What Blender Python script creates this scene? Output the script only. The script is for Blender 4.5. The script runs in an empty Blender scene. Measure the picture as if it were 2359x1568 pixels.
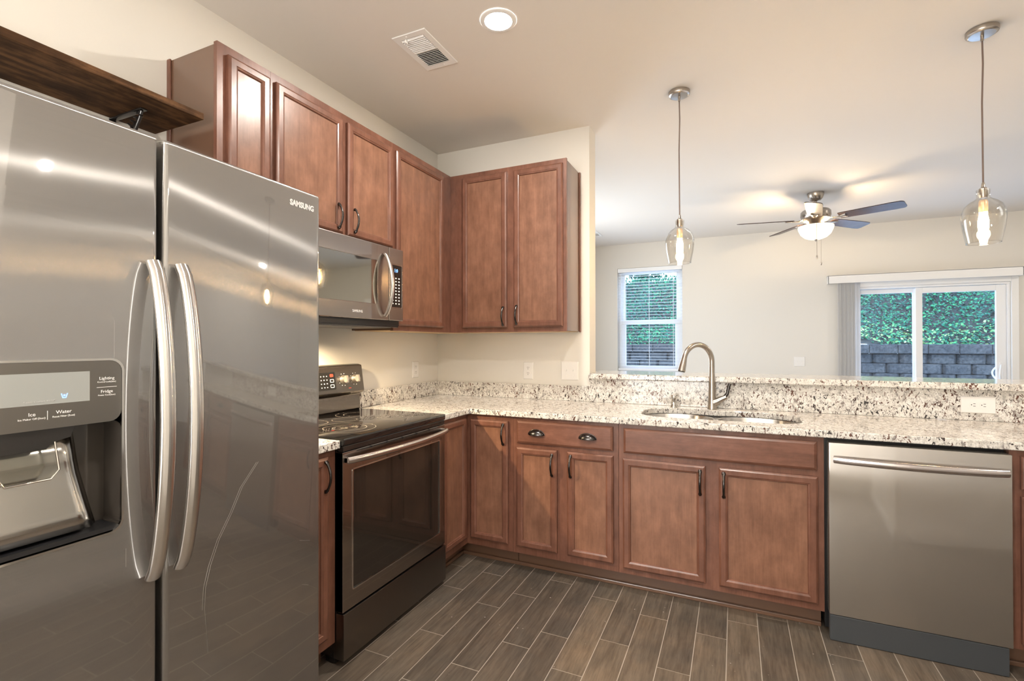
import bpy, bmesh, math, random
from mathutils import Vector, Matrix
random.seed(7)
S = bpy.context.scene
COL = S.collection

# ------------------------------------------------------------------ camera, world, sun, exposure
cam_d = bpy.data.cameras.new('camera')
cam_d.sensor_fit = 'HORIZONTAL'; cam_d.sensor_width = 36.0
cam_d.lens = 36.0 * 1123.95 / 2359.0
cam_d.clip_start = 0.05; cam_d.clip_end = 200
cam = bpy.data.objects.new('camera', cam_d); COL.objects.link(cam)
_yaw, _pit, _roll = 0.4277, 0.0056, 0.0016
cam.matrix_world = (Matrix.Translation((2.0811, -3.1837, 1.3031)) @ Matrix.Rotation(_yaw, 4, 'Z')
                    @ Matrix.Rotation(math.pi / 2 + _pit, 4, 'X') @ Matrix.Rotation(-_roll, 4, 'Z'))
S.camera = cam

S.view_settings.view_transform = 'Standard'
S.view_settings.look = 'None'
S.view_settings.gamma = 1.0
S.view_settings.use_curve_mapping = False
S.view_settings.exposure = 0.33
S.cycles.use_denoising = True
S.cycles.max_bounces = 10
S.cycles.diffuse_bounces = 5
S.cycles.glossy_bounces = 5
S.cycles.transparent_max_bounces = 24
S.cycles.sample_clamp_indirect = 6.0
S.cycles.caustics_reflective = False
S.cycles.caustics_refractive = False

W = bpy.data.worlds.new('sky'); S.world = W; W.use_nodes = True
_n = W.node_tree.nodes; _l = W.node_tree.links
_bg = _n['Background']
_tc = _n.new('ShaderNodeTexCoord'); _sep = _n.new('ShaderNodeSeparateXYZ'); _rmp = _n.new('ShaderNodeValToRGB')
_l.new(_tc.outputs['Generated'], _sep.inputs[0]); _l.new(_sep.outputs['Z'], _rmp.inputs[0])
_rmp.color_ramp.elements[0].position = 0.0; _rmp.color_ramp.elements[0].color = (0.62, 0.80, 1.0, 1)
_rmp.color_ramp.elements[1].position = 0.8; _rmp.color_ramp.elements[1].color = (0.30, 0.52, 1.0, 1)
_l.new(_rmp.outputs[0], _bg.inputs['Color'])
_bg.inputs['Strength'].default_value = 7.5

_sd = bpy.data.lights.new('sun', 'SUN'); _sd.energy = 3.5; _sd.angle = math.radians(1.0); _sd.color = (1.0, 0.92, 0.75)
_so = bpy.data.objects.new('sun', _sd); COL.objects.link(_so)
_so.rotation_euler = (math.radians(38), 0, math.radians(-20)); _so.location = (0, -10, 20)

def area(name, loc, size, energy, color, rot=(0, 0, 0), sizey=None, spread=math.pi, parent=None):
    d = bpy.data.lights.new(name, 'AREA'); d.energy = energy; d.color = color; d.size = size
    d.spread = spread
    if sizey: d.shape = 'RECTANGLE'; d.size_y = sizey
    o = bpy.data.objects.new(name, d); COL.objects.link(o); o.location = loc; o.rotation_euler = rot
    if parent: put(o, parent)
    return o
def spot(name, loc, energy, color, radius, angle, blend, parent=None):
    d = bpy.data.lights.new(name, 'SPOT'); d.energy = energy; d.color = color; d.shadow_soft_size = radius
    d.spot_size = math.radians(angle); d.spot_blend = blend
    o = bpy.data.objects.new(name, d); COL.objects.link(o); o.location = loc
    if parent: put(o, parent)
    return o
def point(name, loc, energy, color, radius, parent=None):
    d = bpy.data.lights.new(name, 'POINT'); d.energy = energy; d.color = color; d.shadow_soft_size = radius
    o = bpy.data.objects.new(name, d); COL.objects.link(o); o.location = loc
    if parent: put(o, parent)
    return o
def put(o, parent):
    w = wloc(parent); o.location = Vector(o.location) - w; o.parent = parent
def wloc(o):
    v = Vector((0, 0, 0))
    while o is not None:
        v += Vector(o.location); o = o.parent
    return v

# added unseen fill lights: two at walls without windows, two facing up
area('added_fill_left', (0.03, 2.1, 1.25), 2.2, 50, (0.84, 0.92, 1.0), (0, math.radians(-90), 0), 1.5)  # added fill on the living-room left wall, which has no window
area('added_fill_rear', (1.0, -5.5, 1.25), 1.7, 78, (1.0, 0.97, 0.93), (math.radians(90), 0, 0), 1.5)  # added fill before the rear wall, no window modelled there
area('added_ceiling_uplight', (2.2, -4.7, 1.2), 0.5, 50, (1.0, 0.95, 0.88), (math.radians(180), 0, 0))  # added uplight behind the camera, brightens the ceiling
area('added_fill_floor', (3.0, 1.9, 0.03), 3.4, 26, (0.97, 0.97, 1.0), (math.radians(180), 0, 0), 2.6)  # added upward fill just above the living-room floor, hidden by the bar

# ------------------------------------------------------------------ materials
def newmat(name):
    m = bpy.data.materials.new(name); m.use_nodes = True
    nt = m.node_tree; b = nt.nodes['Principled BSDF']
    return m, nt, b
def plain(name, col, rough=0.5, metal=0.0, coat=0.0, spec=0.5, bump=0.0, bscale=300.0, emit=None, es=1.0):
    m, nt, b = newmat(name)
    b.inputs['Base Color'].default_value = (*col, 1); b.inputs['Roughness'].default_value = rough
    b.inputs['Metallic'].default_value = metal; b.inputs['Coat Weight'].default_value = coat
    b.inputs['Coat Roughness'].default_value = 0.05
    b.inputs['Specular IOR Level'].default_value = spec
    if emit:
        b.inputs['Emission Color'].default_value = (*emit, 1); b.inputs['Emission Strength'].default_value = es
    if bump:
        tc = nt.nodes.new('ShaderNodeTexCoord'); n = nt.nodes.new('ShaderNodeTexNoise'); n.inputs['Scale'].default_value = bscale
        n.inputs['Detail'].default_value = 3
        bp = nt.nodes.new('ShaderNodeBump'); bp.inputs['Strength'].default_value = bump; bp.inputs['Distance'].default_value = 0.002
        nt.links.new(tc.outputs['Object'], n.inputs['Vector']); nt.links.new(n.outputs[0], bp.inputs['Height'])
        nt.links.new(bp.outputs[0], b.inputs['Normal'])
    return m
def ramp(nt, stops, interp='LINEAR'):
    r = nt.nodes.new('ShaderNodeValToRGB'); cr = r.color_ramp; cr.interpolation = interp
    while len(cr.elements) < len(stops): cr.elements.new(0.5)
    for e, (p, c) in zip(cr.elements, stops):
        e.position = p; e.color = (*c, 1) if len(c) == 3 else c
    return r
def noise(nt, vec, scale, detail=4, rough=0.55, dist=0.0):
    n = nt.nodes.new('ShaderNodeTexNoise'); n.inputs['Scale'].default_value = scale
    n.inputs['Detail'].default_value = detail; n.inputs['Roughness'].default_value = rough; n.inputs['Distortion'].default_value = dist
    nt.links.new(vec, n.inputs['Vector']); return n
def mapping(nt, scale=(1, 1, 1), rot=(0, 0, 0), coord='Object', rnd=False):
    tc = nt.nodes.new('ShaderNodeTexCoord'); mp = nt.nodes.new('ShaderNodeMapping')
    mp.inputs['Scale'].default_value = scale; mp.inputs['Rotation'].default_value = rot
    nt.links.new(tc.outputs[coord], mp.inputs[0])
    if rnd:
        oi = nt.nodes.new('ShaderNodeObjectInfo'); ml = nt.nodes.new('ShaderNodeMath'); ml.operation = 'MULTIPLY'; ml.inputs[1].default_value = 37.0
        nt.links.new(oi.outputs['Random'], ml.inputs[0]); nt.links.new(ml.outputs[0], mp.inputs['Location'])
    return mp.outputs[0]
def mix(nt, a, b, fac, blend='MIX'):
    x = nt.nodes.new('ShaderNodeMix'); x.data_type = 'RGBA'; x.blend_type = blend
    def s(i, v):
        if isinstance(v, tuple): x.inputs[i].default_value = (*v, 1)
        elif isinstance(v, (int, float)): x.inputs[i].default_value = v
        else: nt.links.new(v, x.inputs[i])
    s(0, fac); s(6, a); s(7, b)
    return x.outputs[2]

def wood(name, dark, mid, light, axis='z', rough=0.32, coat=0.25):
    m, nt, b = newmat(name)
    st = {'z': (34, 34, 2.2), 'x': (2.2, 34, 34), 'y': (34, 2.2, 34)}[axis]
    v1 = mapping(nt, st, rnd=True)
    v2 = mapping(nt, {'z': (1, 1, .6), 'x': (.6, 1, 1), 'y': (1, .6, 1)}[axis], rnd=True)
    v3 = mapping(nt, tuple(q * 5 for q in st), rnd=True)
    n1 = noise(nt, v1, 1.0, 5, 0.6, 0.5); n2 = noise(nt, v2, 15.0, 6, 0.62); n3 = noise(nt, v3, 1.0, 3, 0.6)
    r1 = ramp(nt, [(0.3, dark), (0.5, mid), (0.72, light)])
    ad = nt.nodes.new('ShaderNodeMath'); ad.operation = 'ADD'; nt.links.new(n1.outputs[0], ad.inputs[0]); nt.links.new(n2.outputs[0], ad.inputs[1])
    hf = nt.nodes.new('ShaderNodeMath'); hf.operation = 'MULTIPLY'; hf.inputs[1].default_value = 0.5; nt.links.new(ad.outputs[0], hf.inputs[0])
    nt.links.new(hf.outputs[0], r1.inputs[0])
    r2 = ramp(nt, [(0.30, (0.88, 0.875, 0.87)), (0.68, (1.08, 1.075, 1.07))]); nt.links.new(n2.outputs[0], r2.inputs[0])
    c = mix(nt, r1.outputs[0], r2.outputs[0], 1.0, 'MULTIPLY')
    r3 = ramp(nt, [(0.3, (0.90, 0.89, 0.88)), (0.6, (1.03, 1.03, 1.03))]); nt.links.new(n3.outputs[0], r3.inputs[0])
    c = mix(nt, c, r3.outputs[0], 1.0, 'MULTIPLY')
    nt.links.new(c, b.inputs['Base Color'])
    b.inputs['Roughness'].default_value = rough; b.inputs['Coat Weight'].default_value = coat; b.inputs['Coat Roughness'].default_value = 0.22
    b.inputs['Specular IOR Level'].default_value = 0.4
    return m

def steel(name, col, rough, tangent, aniso=0.8, coat=0.35, grain=None, haze=0.0):
    """brushed steel (grain blurs reflections along the tangent) under a clear anti-fingerprint lacquer"""
    m, nt, b = newmat(name)
    out = nt.nodes['Material Output']; nt.nodes.remove(b)
    g = nt.nodes.new('ShaderNodeBsdfAnisotropic'); g.inputs['Roughness'].default_value = rough; g.inputs['Anisotropy'].default_value = -aniso
    g.inputs['Color'].default_value = (*col, 1)
    c = nt.nodes.new('ShaderNodeBsdfAnisotropic'); c.inputs['Roughness'].default_value = 0.03; c.inputs['Anisotropy'].default_value = 0; c.inputs['Color'].default_value = (0.9, 0.9, 0.9, 1)
    cx = nt.nodes.new('ShaderNodeCombineXYZ')
    for i in range(3): cx.inputs[i].default_value = tangent[i]
    nt.links.new(cx.outputs[0], g.inputs['Tangent'])
    lw = nt.nodes.new('ShaderNodeLayerWeight'); lw.inputs['Blend'].default_value = 0.5
    pw = nt.nodes.new('ShaderNodeMath'); pw.operation = 'POWER'; pw.inputs[1].default_value = 5.0; nt.links.new(lw.outputs['Facing'], pw.inputs[0])
    ml = nt.nodes.new('ShaderNodeMath'); ml.operation = 'MULTIPLY_ADD'; ml.inputs[1].default_value = 0.6; ml.inputs[2].default_value = 0.17 * coat; ml.use_clamp = True
    nt.links.new(pw.outputs[0], ml.inputs[0])
    mx = nt.nodes.new('ShaderNodeMixShader'); nt.links.new(ml.outputs[0], mx.inputs[0]); nt.links.new(c.outputs[0], mx.inputs[2])
    h = nt.nodes.new('ShaderNodeBsdfAnisotropic'); h.inputs['Roughness'].default_value = 0.75; h.inputs['Anisotropy'].default_value = 0; h.inputs['Color'].default_value = (*col, 1)
    hm_ = nt.nodes.new('ShaderNodeMixShader'); hm_.inputs[0].default_value = haze
    nt.links.new(g.outputs[0], hm_.inputs[1]); nt.links.new(h.outputs[0], hm_.inputs[2]); nt.links.new(hm_.outputs[0], mx.inputs[1])
    nt.links.new(mx.outputs[0], out.inputs[0])
    if grain:
        v = mapping(nt, grain); n = noise(nt, v, 1.0, 3, 0.6)
        r = ramp(nt, [(0.25, tuple(q * 0.95 for q in col)), (0.75, tuple(min(1, q * 1.04) for q in col))])
        nt.links.new(n.outputs[0], r.inputs[0]); nt.links.new(r.outputs[0], g.inputs['Color'])
    return m

def granite(name):
    m, nt, b = newmat(name)
    v = mapping(nt, (1, 1, 1)); vs = mapping(nt, (1.0, 0.8, 0.55), rot=(0.5, 0.6, 0.5))
    n1 = noise(nt, v, 30, 5, 0.65, 0.5); n2 = noise(nt, vs, 98, 3, 0.55, 1.0); n3 = noise(nt, vs, 62, 4, 0.6, 0.6); n4 = noise(nt, v, 9, 3, 0.5)
    n5 = noise(nt, v, 170, 2, 0.5); n6 = noise(nt, v, 7, 3, 0.5)
    r1 = ramp(nt, [(0.32, (0.46, 0.44, 0.41)), (0.46, (0.70, 0.67, 0.62)), (0.66, (0.82, 0.80, 0.76))]); nt.links.new(n1.outputs[0], r1.inputs[0])
    r5 = ramp(nt, [(0.36, (0.74, 0.73, 0.72)), (0.56, (1.0, 1.0, 1.0))]); nt.links.new(n5.outputs[0], r5.inputs[0])
    c = mix(nt, r1.outputs[0], r5.outputs[0], 1.0, 'MULTIPLY')
    r3 = ramp(nt, [(0.56, (0, 0, 0)), (0.66, (1, 1, 1))]); nt.links.new(n3.outputs[0], r3.inputs[0])
    c = mix(nt, c, (0.26, 0.235, 0.22), r3.outputs[0])
    # dark flecks gather in drifts
    ad = nt.nodes.new('ShaderNodeMath'); ad.operation = 'MULTIPLY_ADD'; ad.inputs[1].default_value = 0.22; nt.links.new(n6.outputs[0], ad.inputs[0]); nt.links.new(n2.outputs[0], ad.inputs[2])
    r2 = ramp(nt, [(0.685, (0, 0, 0)), (0.72, (1, 1, 1))]); nt.links.new(ad.outputs[0], r2.inputs[0])
    rb = ramp(nt, [(0.44, (0.040, 0.036, 0.036)), (0.60, (0.12, 0.055, 0.040))]); nt.links.new(n4.outputs[0], rb.inputs[0])
    c = mix(nt, c, rb.outputs[0], r2.outputs[0])
    nt.links.new(c, b.inputs['Base Color'])
    b.inputs['Roughness'].default_value = 0.10; b.inputs['Specular IOR Level'].default_value = 0.5
    return m

def clearglass(name, tint=(1, 1, 1), boost=1.0, base=0.0):
    m = bpy.data.materials.new(name); m.use_nodes = True; nt = m.node_tree
    nt.nodes.remove(nt.nodes['Principled BSDF']); out = nt.nodes['Material Output']
    tr = nt.nodes.new('ShaderNodeBsdfTransparent'); tr.inputs[0].default_value = (*tint, 1)
    gl = nt.nodes.new('ShaderNodeBsdfGlossy'); gl.inputs['Roughness'].default_value = 0.02
    lw = nt.nodes.new('ShaderNodeLayerWeight'); lw.inputs['Blend'].default_value = 0.5
    pw = nt.nodes.new('ShaderNodeMath'); pw.operation = 'POWER'; pw.inputs[1].default_value = 4.0; nt.links.new(lw.outputs['Facing'], pw.inputs[0])
    ml = nt.nodes.new('ShaderNodeMath'); ml.operation = 'MULTIPLY_ADD'; ml.inputs[1].default_value = boost * 0.6; ml.inputs[2].default_value = 0.035 + base; ml.use_clamp = True
    mx = nt.nodes.new('ShaderNodeMixShader')
    nt.links.new(pw.outputs[0], ml.inputs[0]); nt.links.new(ml.outputs[0], mx.inputs[0])
    nt.links.new(tr.outputs[0], mx.inputs[1]); nt.links.new(gl.outputs[0], mx.inputs[2]); nt.links.new(mx.outputs[0], out.inputs[0])
    return m

M = {}
M['wall'] = plain('wall_paint', (0.70, 0.672, 0.618), 0.85, bump=0.08, bscale=220)
M['ceiling'] = plain('ceiling_paint', (0.71, 0.668, 0.618), 0.9, bump=0.12, bscale=160)
M['trim'] = plain('white_trim_paint', (0.80, 0.79, 0.77), 0.4)
M['vinyl'] = plain('white_vinyl', (0.82, 0.82, 0.82), 0.35)
M['plate'] = plain('white_plastic', (0.78, 0.76, 0.73), 0.3)
M['slot'] = plain('dark_slot', (0.03, 0.03, 0.03), 0.6)
_wd = ((0.105, 0.043, 0.027), (0.152, 0.065, 0.042), (0.205, 0.093, 0.063))
M['wood_v'] = wood('stained_maple_upright_grain', *_wd, axis='z')
M['wood_x'] = wood('stained_maple_level_grain_x', *_wd, axis='x')
M['wood_y'] = wood('stained_maple_level_grain_y', *_wd, axis='y')
M['wood_panel'] = wood('stained_maple_veneer_panel', (0.150, 0.069, 0.042), (0.200, 0.096, 0.060), (0.255, 0.126, 0.081), axis='z')
M['wood_side'] = plain('stained_veneer', (0.135, 0.074, 0.047), 0.25, coat=0.5)
M['wood_pale'] = plain('pale_cabinet_underside', (0.62, 0.44, 0.24), 0.6)
M['shelf'] = wood('dark_rustic_plank', (0.008, 0.004, 0.002), (0.055, 0.026, 0.011), (0.19, 0.095, 0.042), axis='y', rough=0.7, coat=0.0)
M['shelf'].node_tree.nodes['Principled BSDF'].inputs['Specular IOR Level'].default_value = 0.12
M['granite'] = granite('speckled_granite')
M['steel_fridge'] = steel('brushed_steel_fridge', (0.27, 0.260, 0.250), 0.23, (0, 1, 0), 0.84, 0.8, grain=(40, 1.5, 420), haze=0.25)
M['steel_x'] = steel('brushed_steel_dishwasher', (0.38, 0.35, 0.315), 0.26, (1, 0, 0), 0.75, 0.55, grain=(1.5, 40, 420), haze=0.42)
M['steel_y'] = steel('brushed_steel_range', (0.30, 0.262, 0.235), 0.22, (0, 1, 0), 0.6, 0.6, grain=(40, 1.5, 420))
M['steel_handle'] = steel('polished_handle_steel', (0.64, 0.62, 0.60), 0.18, (0, 0, 1), 0.6, 0.2)
M['steel_bar'] = steel('brushed_bar_steel', (0.62, 0.58, 0.56), 0.2, (0, 1, 0), 0.6, 0.2)
M['nickel'] = plain('brushed_nickel', (0.43, 0.385, 0.34), 0.27, 1.0)
M['chrome'] = plain('chrome', (0.75, 0.73, 0.70), 0.08, 1.0)
M['knob'] = plain('satin_knob_metal', (0.72, 0.67, 0.60), 0.42, 1.0)
M['sink'] = plain('satin_sink_steel', (0.62, 0.60, 0.58), 0.24, 1.0)
M['bronze'] = plain('antique_pewter', (0.075, 0.070, 0.068), 0.24, 1.0)
M['black'] = plain('black_plastic', (0.012, 0.012, 0.013), 0.3)
M['black_metal'] = plain('black_enamel', (0.016, 0.014, 0.013), 0.18, coat=0.4)
M['slate_drawer'] = plain('dark_slate_steel', (0.17, 0.15, 0.135), 0.28, 1.0, coat=0.3)
M['black_glass'] = plain('black_glass', (0.010, 0.009, 0.008), 0.03, spec=0.6)
M['mirror_glass'] = plain('mirrored_dark_glass', (0.46, 0.44, 0.39), 0.035, 1.0)
M['oven_glass'] = plain('oven_window_glass', (0.020, 0.016, 0.013), 0.04, spec=0.6)
M['cooktop'] = plain('ceramic_cooktop', (0.010, 0.009, 0.009), 0.04, spec=0.9)
M['ring'] = plain('burner_ring_print', (0.22, 0.20, 0.18), 0.2)
M['dark_panel'] = steel('dark_gloss_panel', (0.20, 0.185, 0.165), 0.18, (0, 1, 0), 0.5, 0.4)
M['screen'] = plain('unlit_screen', (0.30, 0.31, 0.30), 0.12, coat=0.5)
M['white_print'] = plain('white_print', (0.75, 0.74, 0.72), 0.5)
M['silver_print'] = plain('silver_logo', (0.80, 0.80, 0.79), 0.25, 0.6)
M['red_print'] = plain('red_print', (0.6, 0.05, 0.03), 0.5)
M['blue_led'] = plain('blue_led', (0.1, 0.15, 0.6), 0.4, emit=(0.15, 0.35, 1.0), es=3.0)
M['recess_steel'] = steel('dispenser_liner', (0.42, 0.40, 0.37), 0.16, (0, 1, 0), 0.4, 0.3)
M['recess_dark'] = plain('dark_gloss_liner', (0.045, 0.038, 0.032), 0.08, spec=0.6)
M['gasket'] = plain('dark_gasket', (0.02, 0.018, 0.017), 0.6)
M['fridge_side'] = plain('fridge_cabinet_grey', (0.10, 0.10, 0.10), 0.5)
M['clear_plastic'] = clearglass('clear_plastic', (0.93, 0.93, 0.91), 1.2, 0.03)
M['glass'] = clearglass('clear_shade_glass', (0.985, 0.975, 0.955), 2.1, 0.035)
M['pane'] = clearglass('window_pane', (0.96, 0.985, 0.98), 1.0, 0.0)
M['bulb'] = plain('bulb_glow', (1, 0.8, 0.5), 0.3, emit=(1.0, 0.66, 0.31), es=260.0)
M['bulb_base'] = plain('bulb_socket', (0.55, 0.42, 0.30), 0.35, 0.6, emit=(1.0, 0.6, 0.3), es=0.25)
M['bowl'] = plain('frosted_bowl_glass', (0.9, 0.85, 0.75), 0.4, emit=(1.0, 0.80, 0.54), es=1.5)
M['led'] = plain('led_lens', (1, 1, 1), 0.4, emit=(1.0, 0.97, 0.93), es=60.0)
M['blade'] = wood('walnut_fan_blade', (0.030, 0.016, 0.012), (0.050, 0.026, 0.020), (0.075, 0.040, 0.030), axis='x', rough=0.45, coat=0.3)
M['cord'] = plain('brown_fabric_cord', (0.17, 0.12, 0.10), 0.7)
M['slat'] = plain('blind_slat', (0.84, 0.85, 0.86), 0.5)
M['vane'] = plain('vertical_vane', (0.82, 0.815, 0.81), 0.5)
_nt = M['vane'].node_tree; _tl = _nt.nodes.new('ShaderNodeBsdfTranslucent'); _tl.inputs[0].default_value = (.9, .9, .9, 1); _mx = _nt.nodes.new('ShaderNodeMixShader'); _mx.inputs[0].default_value = .45
_nt.links.new(_nt.nodes['Principled BSDF'].outputs[0], _mx.inputs[1]); _nt.links.new(_tl.outputs[0], _mx.inputs[2]); _nt.links.new(_mx.outputs[0], _nt.nodes['Material Output'].inputs[0])
M['toe_black'] = plain('black_rubber_kick', (0.045, 0.05, 0.056), 0.42, bump=0.05, bscale=40)
M['tag'] = plain('clear_label', (0.6, 0.62, 0.7), 0.2)
M['concrete'] = plain('patio_concrete', (0.62, 0.60, 0.57), 0.9)

def tile_mat():
    m, nt, b = newmat('wood_look_tile')
    at = nt.nodes.new('ShaderNodeAttribute'); at.attribute_name = 'plank'
    tc = nt.nodes.new('ShaderNodeTexCoord')
    ad = nt.nodes.new('ShaderNodeVectorMath'); ad.operation = 'MULTIPLY_ADD'
    ad.inputs[1].default_value = (17, 23, 5)
    nt.links.new(at.outputs['Color'], ad.inputs[0]); nt.links.new(tc.outputs['Object'], ad.inputs[2])
    mp = nt.nodes.new('ShaderNodeMapping'); mp.inputs['Scale'].default_value = (26, 2.6, 1); nt.links.new(ad.outputs[0], mp.inputs[0])
    mp2 = nt.nodes.new('ShaderNodeMapping'); mp2.inputs['Scale'].default_value = (120, 9, 1); nt.links.new(ad.outputs[0], mp2.inputs[0])
    n1 = noise(nt, mp.outputs[0], 1.0, 6, 0.65, 0.8); n2 = noise(nt, mp2.outputs[0], 1.0, 4, 0.6, 0.3); n3 = noise(nt, ad.outputs[0], 4.0, 4, 0.6)
    r1 = ramp(nt, [(0.30, (0.078, 0.064, 0.052)), (0.50, (0.108, 0.090, 0.074)), (0.70, (0.142, 0.119, 0.098))]); nt.links.new(n1.outputs[0], r1.inputs[0])
    r2 = ramp(nt, [(0.30, (0.74, 0.73, 0.72)), (0.56, (1.06, 1.06, 1.06))]); nt.links.new(n2.outputs[0], r2.inputs[0])
    c = mix(nt, r1.outputs[0], r2.outputs[0], 1.0, 'MULTIPLY')
    r3 = ramp(nt, [(0.3, (0.80, 0.84, 0.86)), (0.7, (1.22, 1.14, 1.04))]); nt.links.new(n3.outputs[0], r3.inputs[0])
    c = mix(nt, c, r3.outputs[0], 1.0, 'MULTIPLY')
    sp = nt.nodes.new('ShaderNodeSeparateColor'); nt.links.new(at.outputs['Color'], sp.inputs[0])
    r4 = ramp(nt, [(0.0, (0.84, 0.84, 0.85)), (1.0, (1.18, 1.15, 1.11))]); nt.links.new(sp.outputs[0], r4.inputs[0])
    c = mix(nt, c, r4.outputs[0], 1.0, 'MULTIPLY')
    # plaster dust specks
    vo = nt.nodes.new('ShaderNodeTexVoronoi'); vo.inputs['Scale'].default_value = 26; nt.links.new(tc.outputs['Object'], vo.inputs['Vector'])
    n6 = noise(nt, tc.outputs['Object'], 2.3, 3, 0.6)
    r6 = ramp(nt, [(0.50, (0, 0, 0)), (0.68, (1, 1, 1))]); nt.links.new(n6.outputs[0], r6.inputs[0])
    r5 = ramp(nt, [(0.055, (1, 1, 1)), (0.085, (0, 0, 0))]); nt.links.new(vo.outputs['Distance'], r5.inputs[0])
    f = mix(nt, r5.outputs[0], r6.outputs[0], 1.0, 'MULTIPLY')
    c = mix(nt, c, (0.5, 0.48, 0.46), f)
    nt.links.new(c, b.inputs['Base Color'])
    b.inputs['Roughness'].default_value = 0.38; b.inputs['Specular IOR Level'].default_value = 0.4
    bp = nt.nodes.new('ShaderNodeBump'); bp.inputs['Strength'].default_value = 0.15; bp.inputs['Distance'].default_value = 0.002
    nt.links.new(n2.outputs[0], bp.inputs['Height']); nt.links.new(bp.outputs[0], b.inputs['Normal'])
    return m
M['tile'] = tile_mat()
M['grout'] = plain('pale_grout', (0.40, 0.36, 0.31), 0.9)

def leaf_mat():
    m, nt, b = newmat('ivy_leaf')
    at = nt.nodes.new('ShaderNodeAttribute'); at.attribute_name = 'tone'
    r = ramp(nt, [(0.0, (0.002, 0.014, 0.012)), (0.45, (0.005, 0.080, 0.042)), (0.75, (0.025, 0.185, 0.060)), (0.9, (0.12, 0.22, 0.07)), (1.0, (0.34, 0.34, 0.16))])
    nt.links.new(at.outputs['Fac'], r.inputs[0]); nt.links.new(r.outputs[0], b.inputs['Base Color'])
    b.inputs['Roughness'].default_value = 0.5; b.inputs['Specular IOR Level'].default_value = 0.25
    return m
M['leaf'] = leaf_mat()
def block_mat():
    m, nt, b = newmat('split_face_block')
    v = mapping(nt); n = noise(nt, v, 22, 6, 0.7); n2 = noise(nt, v, 3, 3)
    r = ramp(nt, [(0.34, (0.006, 0.008, 0.011)), (0.66, (0.046, 0.049, 0.053))]); nt.links.new(n.outputs[0], r.inputs[0])
    r2 = ramp(nt, [(0.3, (0.6, 0.62, 0.66)), (0.7, (1.5, 1.42, 1.32))]); nt.links.new(n2.outputs[0], r2.inputs[0])
    nt.links.new(mix(nt, r.outputs[0], r2.outputs[0], 1.0, 'MULTIPLY'), b.inputs['Base Color'])
    b.inputs['Roughness'].default_value = 0.9
    bp = nt.nodes.new('ShaderNodeBump'); bp.inputs['Strength'].default_value = 1.0; bp.inputs['Distance'].default_value = 0.02
    nt.links.new(n.outputs[0], bp.inputs['Height']); nt.links.new(bp.outputs[0], b.inputs['Normal'])
    return m
M['block'] = block_mat()
M['soil'] = plain('leaf_litter_soil', (0.016, 0.016, 0.012), 0.95)
M['bark'] = plain('tree_bark', (0.06, 0.05, 0.04), 0.9)

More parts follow.
